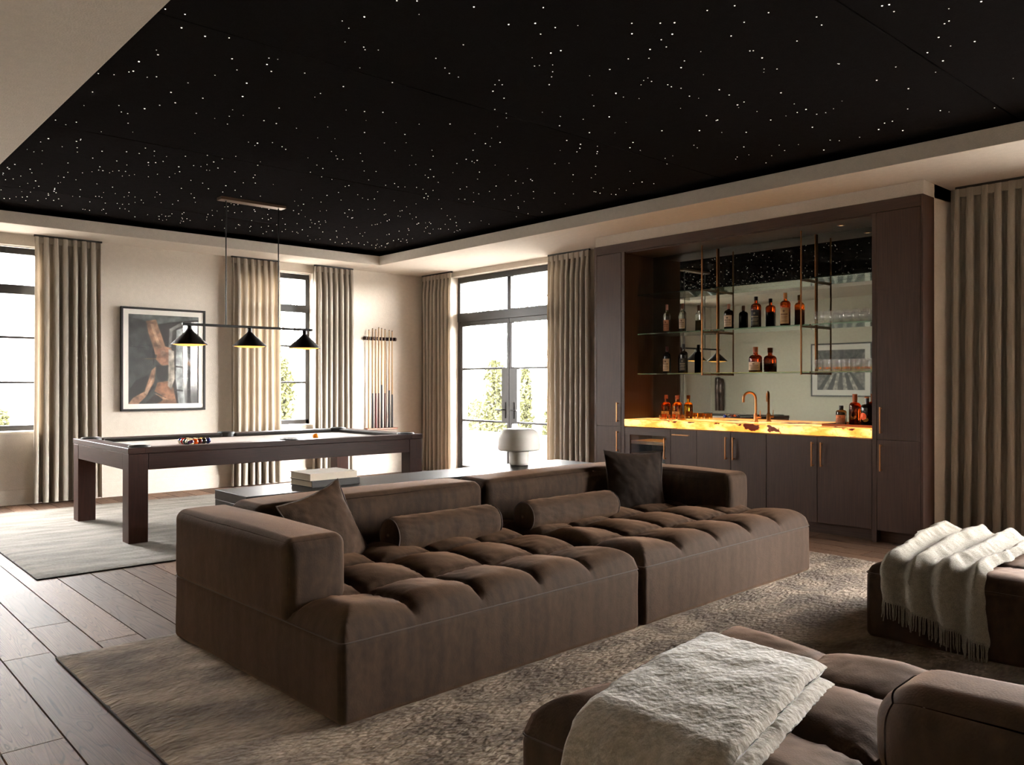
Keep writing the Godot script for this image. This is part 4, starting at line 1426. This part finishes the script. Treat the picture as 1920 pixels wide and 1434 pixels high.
	for k in 9:
		var x := 0.02 + k * 0.11
		fill_poly(im, [[0.48 + (x - 0.5) * 0.12, 0.30], [0.50 + (x - 0.5) * 0.14, 0.30], [x + 0.10, 1.0], [x, 1.0]], Color(0.58, 0.56, 0.53) if k % 2 else Color(0.20, 0.19, 0.18), 0.35)
	fill_poly(im, [[0.44, 0.0], [0.52, 0.0], [0.52, 0.34], [0.44, 0.34]], Color(0.11, 0.09, 0.08), 0.2)
	fill_poly(im, [[0.10, 0.08], [0.42, 0.30], [0.30, 0.34]], Color(0.16, 0.15, 0.14), 0.3)
	im.resize(120, 87, Image.INTERPOLATE_LANCZOS)
	im.resize(360, 260, Image.INTERPOLATE_CUBIC)
	tone = noise(59, 0.03, 4).get_image(360, 260)
	for y in 260:
		for x in 360:
			var k := 0.55 + 0.9 * tone.get_pixel(x, y).r
			var q := im.get_pixel(x, y)
			im.set_pixel(x, y, Color(q.r * k, q.g * k, q.b * k).clamp())
	framed("wide black-framed black-and-white abstract on the west wall, seen in the bar mirror", Vector3(W + 0.001, 1.56, -7.24), 90, 1.17, 1.0, 0.10, im)
	# capsule-shaped bronze sconce near the north-west corner
	var o := thing("wall_sconce", "brown bronze capsule wall light seen in the bar mirror", "wall light", Vector3(W, 0.74, -9.84), 90)
	var s := Shape.new()
	s.lathe([[0.0, 0.0], [0.055, 0.0], [0.062, 0.01], [0.062, 0.30], [0.062, 0.30], [0.066, 0.31], [0.066, 0.60], [0.058, 0.65], [0.03, 0.675], [0.0, 0.68]], 28, Vector3(-0.04, 0, 0.07))
	put("body", s.mesh(), "bronze_dark", o)
	s = Shape.new()
	s.lathe([[0.0, 0.0], [0.060, 0.0], [0.064, 0.01], [0.064, 0.34], [0.064, 0.34], [0.066, 0.35], [0.066, 0.64], [0.055, 0.69], [0.0, 0.71]], 28, Vector3(0.04, 0, 0.07))
	put("body", s.mesh(), "bronze_dark", o)
	bar("wall_plate", Vector3(-0.07, 0.05, 0.0), Vector3(0.07, 0.6, 0.012), "bronze_dark", o, 0.003)

# ---------------------------------------------------------------- cues
func build_cues() -> void:
	var z := N + 0.002
	var o := thing("cue_rack", "two-piece dark wood cue rack on the wall beside the curtain", "rack", Vector3(6.525, 0, z))
	var s := Shape.new()
	s.rbox(Vector3(-0.275, 1.925, 0.0), Vector3(0.275, 1.975, 0.02), 0.006, 2)
	s.rbox(Vector3(-0.285, 1.935, 0.0), Vector3(0.285, 1.965, 0.018), 0.008, 2)
	for k in 9:
		s.rbox(Vector3(-0.26 + 0.0625 * k - 0.013, 1.93, 0.018), Vector3(-0.26 + 0.0625 * k + 0.013, 1.97, 0.062), 0.006, 2)
	put("notched_bar", s.mesh(), "walnut_level", o)
	s = Shape.new()
	s.rbox(Vector3(-0.26, 0.64, 0.0), Vector3(0.26, 0.665, 0.085), 0.006, 2)
	put("foot_shelf", s.mesh(), "tray_wood", o)
	var xs := [6.315, 6.378, 6.431, 6.481, 6.53, 6.585, 6.658, 6.709]
	var butts := ["maple", "butt_black", "butt_red", "butt_brown", "butt_black", "butt_brown", "butt_black", "butt_black"]
	var high := [0.0, 0.50, 0.50, 0.50, 0.62, 0.50, 0.54, 0.48]
	var tall := [1.41, 1.43, 1.42, 1.45, 1.44, 1.43, 1.42, 1.41]
	var words := ["all-pale maple cue first from the left in the wall rack", "black-butted cue second from the left in the wall rack", "red-brown-butted cue third from the left in the wall rack", "brown-butted cue fourth from the left in the wall rack", "cue fifth from the left in the rack, with the longest black butt", "brown-butted cue sixth from the left in the wall rack", "black-butted cue second from the right in the wall rack", "black-butted cue first from the right in the wall rack"]
	for k in 8:
		var c := thing("pool_cue", words[k], "cue", Vector3(xs[k], 0.6655, z + 0.045), 0, "cues in the wall rack")
		var h: float = tall[k]
		var b: float = maxf(high[k], 0.35)
		var sh := Shape.new()
		sh.lathe([[0.0115, b], [0.0075, h - 0.03], [0.007, h - 0.012]], 12)
		put("shaft", sh.mesh(), "maple", c)
		sh = Shape.new()
		sh.lathe([[0.0, 0.0], [0.014, 0.0], [0.0155, 0.012], [0.0155, 0.012], [0.0117, b]], 12)
		put("butt", sh.mesh(), butts[k], c)
		sh = Shape.new()
		sh.lathe([[0.0072, h - 0.012], [0.0068, h - 0.003], [0.0, h]], 12)
		put("tip", sh.mesh(), "rubber_black", c)

# ---------------------------------------------------------------- bottles, glasses, tap
func bottle(label: String, at: Vector3, body_r: float, body_h: float, neck_r: float, h: float, glass_m: String, cap: String, label_m := "", lab := [0.15, 0.7], cap_h := 0.035, square := false) -> void:
	var o := thing("bottle", label, "bottle", at, 0.0, "bottles of the bar")
	var sh := h - body_h
	var prof := [[0.0, 0.0], [body_r * 0.92, 0.0], [body_r, 0.006], [body_r, body_h * 0.97]]
	for k in 6:
		var a := (k + 1) / 6.0 * PI / 2.0
		prof.append([lerpf(body_r, neck_r, 1.0 - cos(a)), body_h + sh * 0.34 * sin(a) * (1.0 - 0.0)])
	prof.append([neck_r * 0.95, h - cap_h])
	prof.append([0.0, h - cap_h])
	var s := Shape.new()
	s.lathe(prof, 8 if square else 28)
	put("glass_body", s.mesh(), glass_m, o)
	s = Shape.new()
	s.lathe([[0.0, h - cap_h], [neck_r * 1.12, h - cap_h], [neck_r * 1.15, h - 0.004], [neck_r * 1.0, h], [0.0, h]], 20)
	put("stopper", s.mesh(), cap, o)
	if label_m:
		# paper label wrapped round the side that faces the room (-x)
		s = Shape.new()
		var y0: float = body_h * lab[0]
		var y1: float = body_h * lab[1]
		s.grid(14, 1, func(u: float, v: float) -> Vector3:
			var a := PI * 0.93 - 1.0 + 2.0 * u
			return Vector3(cos(a) * (body_r + 0.0012), lerpf(y1, y0, v), -sin(a) * -(body_r + 0.0012)), false, true)
		put("paper_label", s.mesh(), label_m, o)

func build_bar_ware() -> void:
	var x := 7.085
	var y2 := 1.8405
	var y3 := 1.4125
	var yc := 0.9275
	bottle("slim clear spirit bottle with blush label and pink capsule, leftmost on the middle shelf", Vector3(x, y2, -5.392), 0.037, 0.185, 0.013, 0.305, "clear_glass", "capsule_blush", "bottle_label_3", [0.12, 0.75], 0.06)
	bottle("clear spirit bottle with pale label beside the brass frame on the middle shelf", Vector3(x - 0.01, y2, -5.18), 0.037, 0.185, 0.013, 0.30, "clear_glass", "capsule_blush", "bottle_label_0", [0.2, 0.75], 0.06)
	bottle("near-black bottle with a square cream label on the middle shelf", Vector3(x, y2, -4.63), 0.046, 0.165, 0.014, 0.255, "wine_glass_dark", "capsule_blush", "bottle_label_0", [0.16, 0.85], 0.05)
	bottle("amber whiskey bottle with a black printed label and clear stopper on the middle shelf", Vector3(x, y2, -4.325), 0.049, 0.205, 0.016, 0.305, "deep_amber_glass", "capsule_black", "bottle_label_2", [0.08, 0.85], 0.04)
	bottle("amber whiskey bottle with tan label and wooden cap on the middle shelf", Vector3(x, y2, -4.015), 0.047, 0.205, 0.016, 0.315, "amber_glass", "capsule_tan", "bottle_label_1", [0.12, 0.85], 0.055)
	bottle("dark red wine bottle with cream label, leftmost on the lowest shelf", Vector3(x, y3, -5.392), 0.041, 0.18, 0.014, 0.285, "wine_glass_dark", "capsule_red", "bottle_label_0", [0.12, 0.85], 0.055)
	bottle("tall black wine bottle with a dark printed label on the lowest shelf", Vector3(x, y3, -5.175), 0.043, 0.19, 0.015, 0.305, "green_black_glass", "capsule_black", "bottle_label_2", [0.12, 0.8], 0.055)
	bottle("squat cognac decanter with cream label and wide stopper on the lowest shelf", Vector3(x, y3, -4.33), 0.064, 0.13, 0.022, 0.245, "deep_amber_glass", "cork_wood", "bottle_label_0", [0.15, 0.75], 0.05)
	bottle("amber bottle with a knob stopper, left one on the onyx top", Vector3(7.115, yc, -5.425), 0.050, 0.135, 0.017, 0.255, "amber_glass", "cork_wood", "bottle_label_1", [0.2, 0.6], 0.04)
	bottle("amber bottle with a knob stopper, right one on the onyx top beside the mirror", Vector3(7.115, yc, -5.285), 0.048, 0.135, 0.017, 0.25, "honey_glass", "cork_wood", "bottle_label_1", [0.2, 0.6], 0.04)
	# amber rocks glasses in front of them
	var first: Node3D = null
	for q in [[Vector3(6.96, yc, -5.345), "cut-glass tumbler of amber spirit nearest the left niche side on the onyx top"], [Vector3(6.965, yc, -5.235), "cut-glass tumbler of amber spirit beside the other amber tumbler"], [Vector3(6.975, yc, -5.125), "cut-glass tumbler of amber spirit nearest the tap on the onyx top"]]:
		if first == null:
			first = thing("whiskey_tumbler", q[1], "glass", q[0], 0, "amber tumblers on the onyx top")
			var s := Shape.new()
			s.lathe([[0.0, 0.0], [0.040, 0.0], [0.042, 0.004], [0.045, 0.055], [0.045, 0.055], [0.041, 0.055], [0.039, 0.014], [0.0, 0.012]], 10)
			put("glass_body", s.mesh(), "honey_glass", first)
		else:
			copy(first, q[1], q[0])
	# drinking glasses at the right end of two shelves
	var words := ["first", "second", "third", "fourth", "fifth", "sixth"]
	var proto := {}
	for tier in 2:
		for row in 2:
			for k in 6:
				var kind := "stemless_goblet" if tier == 0 else "clear_tumbler"
				var p := Vector3(7.025 if row == 0 else 7.12, y2 if tier == 0 else y3, -3.655 + k * 0.088 + row * 0.03)
				var label := "%s clear %s from the brass frame in the %s row on the %s glass shelf" % [words[k], "goblet" if tier == 0 else "tumbler", "front" if row == 0 else "back", "middle" if tier == 0 else "lowest"]
				if not proto.has(kind):
					var g := thing(kind, label, "glass", p, 0, "goblets on the middle shelf" if tier == 0 else "tumblers on the lowest shelf")
					var s := Shape.new()
					if tier == 0:
						s.lathe([[0.0, 0.0], [0.024, 0.0], [0.026, 0.004], [0.038, 0.035], [0.040, 0.055], [0.032, 0.115], [0.0305, 0.115], [0.038, 0.055], [0.036, 0.036], [0.020, 0.012], [0.0, 0.010]], 22)
					else:
						s.lathe([[0.0, 0.0], [0.030, 0.0], [0.032, 0.003], [0.034, 0.108], [0.0325, 0.108], [0.0305, 0.020], [0.0, 0.016]], 22)
					put("glass_body", s.mesh(), "thin_glass", g)
					if tier == 1:
						s = Shape.new()
						s.lathe([[0.0, 0.0165], [0.0303, 0.0205], [0.0308, 0.038], [0.0, 0.038]], 22)
						put("drink", s.mesh(), "honey_glass", g)
					proto[kind] = g
				else:
					copy(proto[kind], label, p)
	# right-hand group on an amber tray
	var tr := thing("serving_tray", "long amber wooden tray at the right end of the onyx top", "tray", Vector3(7.0, yc, -3.30))
	var s := Shape.new()
	s.rbox(Vector3(-0.11, 0.0, -0.255), Vector3(0.11, 0.008, 0.255), 0.003)
	for q in [[-0.11, -0.102, -0.255, 0.255], [0.102, 0.11, -0.255, 0.255], [-0.11, 0.11, -0.255, -0.247], [-0.11, 0.11, 0.247, 0.255]]:
		s.rbox(Vector3(q[0], 0.004, q[2]), Vector3(q[1], 0.022, q[3]), 0.003)
	put("tray_body", s.mesh(), "tray_wood", tr)
	bottle("short squat bottle with a pink-cream label and flared stopper on the amber tray", Vector3(7.0, yc + 0.0085, -3.43), 0.045, 0.115, 0.017, 0.172, "smoke_glass", "capsule_black", "bottle_label_3", [0.08, 0.78], 0.028)
	bottle("tall amber bottle with a long wooden neck wrap on the amber tray", Vector3(7.04, yc + 0.0085, -3.325), 0.050, 0.165, 0.018, 0.275, "deep_amber_glass", "cork_wood", "", [0.1, 0.8], 0.075)
	bottle("black bottle with a round orange emblem on the amber tray", Vector3(6.99, yc + 0.0085, -3.195), 0.052, 0.155, 0.017, 0.255, "green_black_glass", "capsule_tan", "", [0.1, 0.8], 0.015)
	var last := get_child(get_child_count() - 1)
	s = Shape.new()
	s.grid(12, 6, func(u: float, v: float) -> Vector3:
		var rr := 0.031 * v
		var b := cos(u * TAU) * rr
		var a := PI + b / 0.053 - 0.25
		return Vector3(cos(a) * 0.0535, 0.085 + sin(u * TAU) * rr, sin(a) * -0.0535), true)
	put("emblem", s.mesh(), "label_orange", last)
	# gooseneck tap
	var t := thing("bar_tap", "brass gooseneck bar tap rising from the onyx top", "tap", Vector3(7.10, yc, -4.337))
	s = Shape.new()
	s.lathe([[0.0, 0.0], [0.028, 0.0], [0.028, 0.008], [0.028, 0.008], [0.021, 0.010], [0.019, 0.075], [0.019, 0.075], [0.013, 0.080], [0.013, 0.09]], 24)
	put("base", s.mesh(), "brass", t)
	var path := [Vector3(0, 0.08, 0), Vector3(0, 0.215, 0)]
	for k in 13:
		var a := PI * k / 12.0
		path.append(Vector3(-0.062 * (1.0 - cos(a)) * 0.80, 0.228 + 0.062 * sin(a), -0.062 * (1.0 - cos(a)) * 0.60))
	path.append(path[path.size() - 1] - Vector3(0, 0.035, 0))
	s = Shape.new()
	s.tube(path, 0.0115, -1, 12)
	put("spout", s.mesh(), "brass", t)
	s = Shape.new()
	s.tube([Vector3(0, 0.05, 0), Vector3(0, 0.05, 0.055)], 0.012, -1, 10)
	s.tube([Vector3(0, 0.05, 0.045), Vector3(-0.002, 0.115, 0.050)], 0.0045, 0.003, 8)
	put("lever", s.mesh(), "brass", t)

# ---------------------------------------------------------------- throws
func build_throws() -> void:
	# folded mohair blanket across the chaise: runs west and drops over the west side
	var o := thing("folded_blanket", "thick folded grey-beige mohair blanket on the foreground chaise", "blanket", Vector3.ZERO)
	var nn := noise(71, 9.0, 4)
	var nf := noise(72, 60.0, 2)
	var lay := func(lift: float, z0: float, z1: float, x_end: float, fat: float) -> Mesh:
		var s := Shape.new()
		var drop := 0.36
		var run: float = x_end - 1.50
		var total := run + drop
		for side in 2:
			s.grid(46, 90, func(u: float, v: float) -> Vector3:
				# u across (north-south), v along from the east fold to the hanging end
				var e := u * 2.0 - 1.0
				var d := v * total
				var z := lerpf(z0, z1, u) + 0.03 * sin(v * 3.0) * (u - 0.3) + 0.18 * minf(d, run)
				var rim := sqrt(maxf(1.0 - pow(absf(e), 10.0), 0.0)) * minf(1.0, sqrt(maxf(v, 0.0) * 30.0))
				var th := fat * rim
				var x: float
				var y: float
				var nx := 0.0
				var ny := 1.0
				var r := 0.10
				if d < run - r:
					x = x_end - d
					y = 0.435 + 0.012 * sin(d * 5.0) 
				elif d < run + r * 0.57:
					var a := (d - (run - r)) / r
					x = 1.50 + r - sin(a) * r
					y = 0.435 - r + cos(a) * r
					nx = -sin(a)
					ny = cos(a)
				else:
					x = 1.50
					y = 0.335 - (d - run - r * 0.57)
					nx = -1.0
					ny = 0.0
				var k := lift + (th if side == 0 else -th) + (0.007 * nn.get_noise_2d(d * 0.5, z * 0.7) + 0.0014 * nf.get_noise_2d(d, z)) * (1.0 if side == 0 else 0.0)
				return Vector3(x + nx * k, y + ny * k, z + 0.005 * nf.get_noise_2d(d, 5.0 + e)), false, side == 0)
		return s.mesh()
	put("upper_fold", lay.call(0.047, -1.555, -1.15, 2.26, 0.026), "mohair", o)
	put("lower_fold", lay.call(0.006, -1.54, -1.125, 2.255, 0.022), "mohair", o)
	# loose fringed throw over the ottoman
	o = thing("fringed_throw", "loose cream knitted throw with fringe hanging over the ottoman", "throw", Vector3.ZERO)
	var n2 := noise(81, 2.2, 3)
	var nk := noise(82, 40.0, 2)
	var x_w := 4.13
	var surf := func(u: float, v: float) -> Vector3:
		# u across from north (0) to south (1); v from the east end on the seat to the hanging hem
		var run := 1.18
		var hang := 0.155 + 0.13 * u
		var d := v * (run + hang)
		var spread := lerpf(1.25, 0.94, smoothstep(0.0, 0.75, v))
		var zc := lerpf(-1.68, -1.555, v)
		var z := zc + (u - 0.5) * 0.50 * spread + 0.02 * n2.get_noise_2d(d * 2.0, u)
		var fold := 0.5 + 0.5 * sin(u * TAU * 3.4 + 1.6 * n2.get_noise_2d(u * 0.6, d * 0.5) + d * 0.9)
		fold = pow(fold, 1.3)
		var amp := 0.048 * (1.0 - 0.25 * absf(u - 0.5))
		var x: float
		var y: float
		var off := 0.006 + amp * fold
		var r := 0.08
		if d < run - r:
			x = x_w + run - d
			y = 0.418 + off
		elif d < run + r * 0.57:
			var a := (d - (run - r)) / r
			x = x_w + r - sin(a) * (r + off)
			y = 0.418 - r + cos(a) * (r + off)
		else:
			x = x_w - off * 0.8
			y = 0.418 - r - (d - run - r * 0.57)
		return Vector3(x, y, z) + Vector3(-0.2, 1, 0.1) * 0.0018 * nk.get_noise_2d(d * 1.6, u * 1.2)
	var s := Shape.new()
	s.grid(90, 110, surf, false, true)
	s.grid(90, 110, func(u: float, v: float) -> Vector3: return (surf.call(u, v) as Vector3) - Vector3(-0.003, 0.005, 0), false, false)
	put("cloth", s.mesh(), "knit", o)
	s = Shape.new()
	rng.seed = 83
	for k in 58:
		var u := (k + 0.5) / 58.0
		var p: Vector3 = surf.call(u, 1.0)
		var l := rng.randf_range(0.075, 0.105)
		var sw := Vector3(rng.randf_range(-0.006, 0.004), 0, rng.randf_range(-0.012, 0.012))
		s.tube([p + Vector3(0, 0.006, 0), p - Vector3(0, l * 0.35, 0) + sw * 0.5, p - Vector3(0, l * 0.7, 0) + sw * 0.4, p - Vector3(0, l, 0) + sw], 0.0036, 0.0026, 6)
	var fr := put("fringe", s.mesh(), "knit", o)
	fr.set_meta("kind", "stuff")
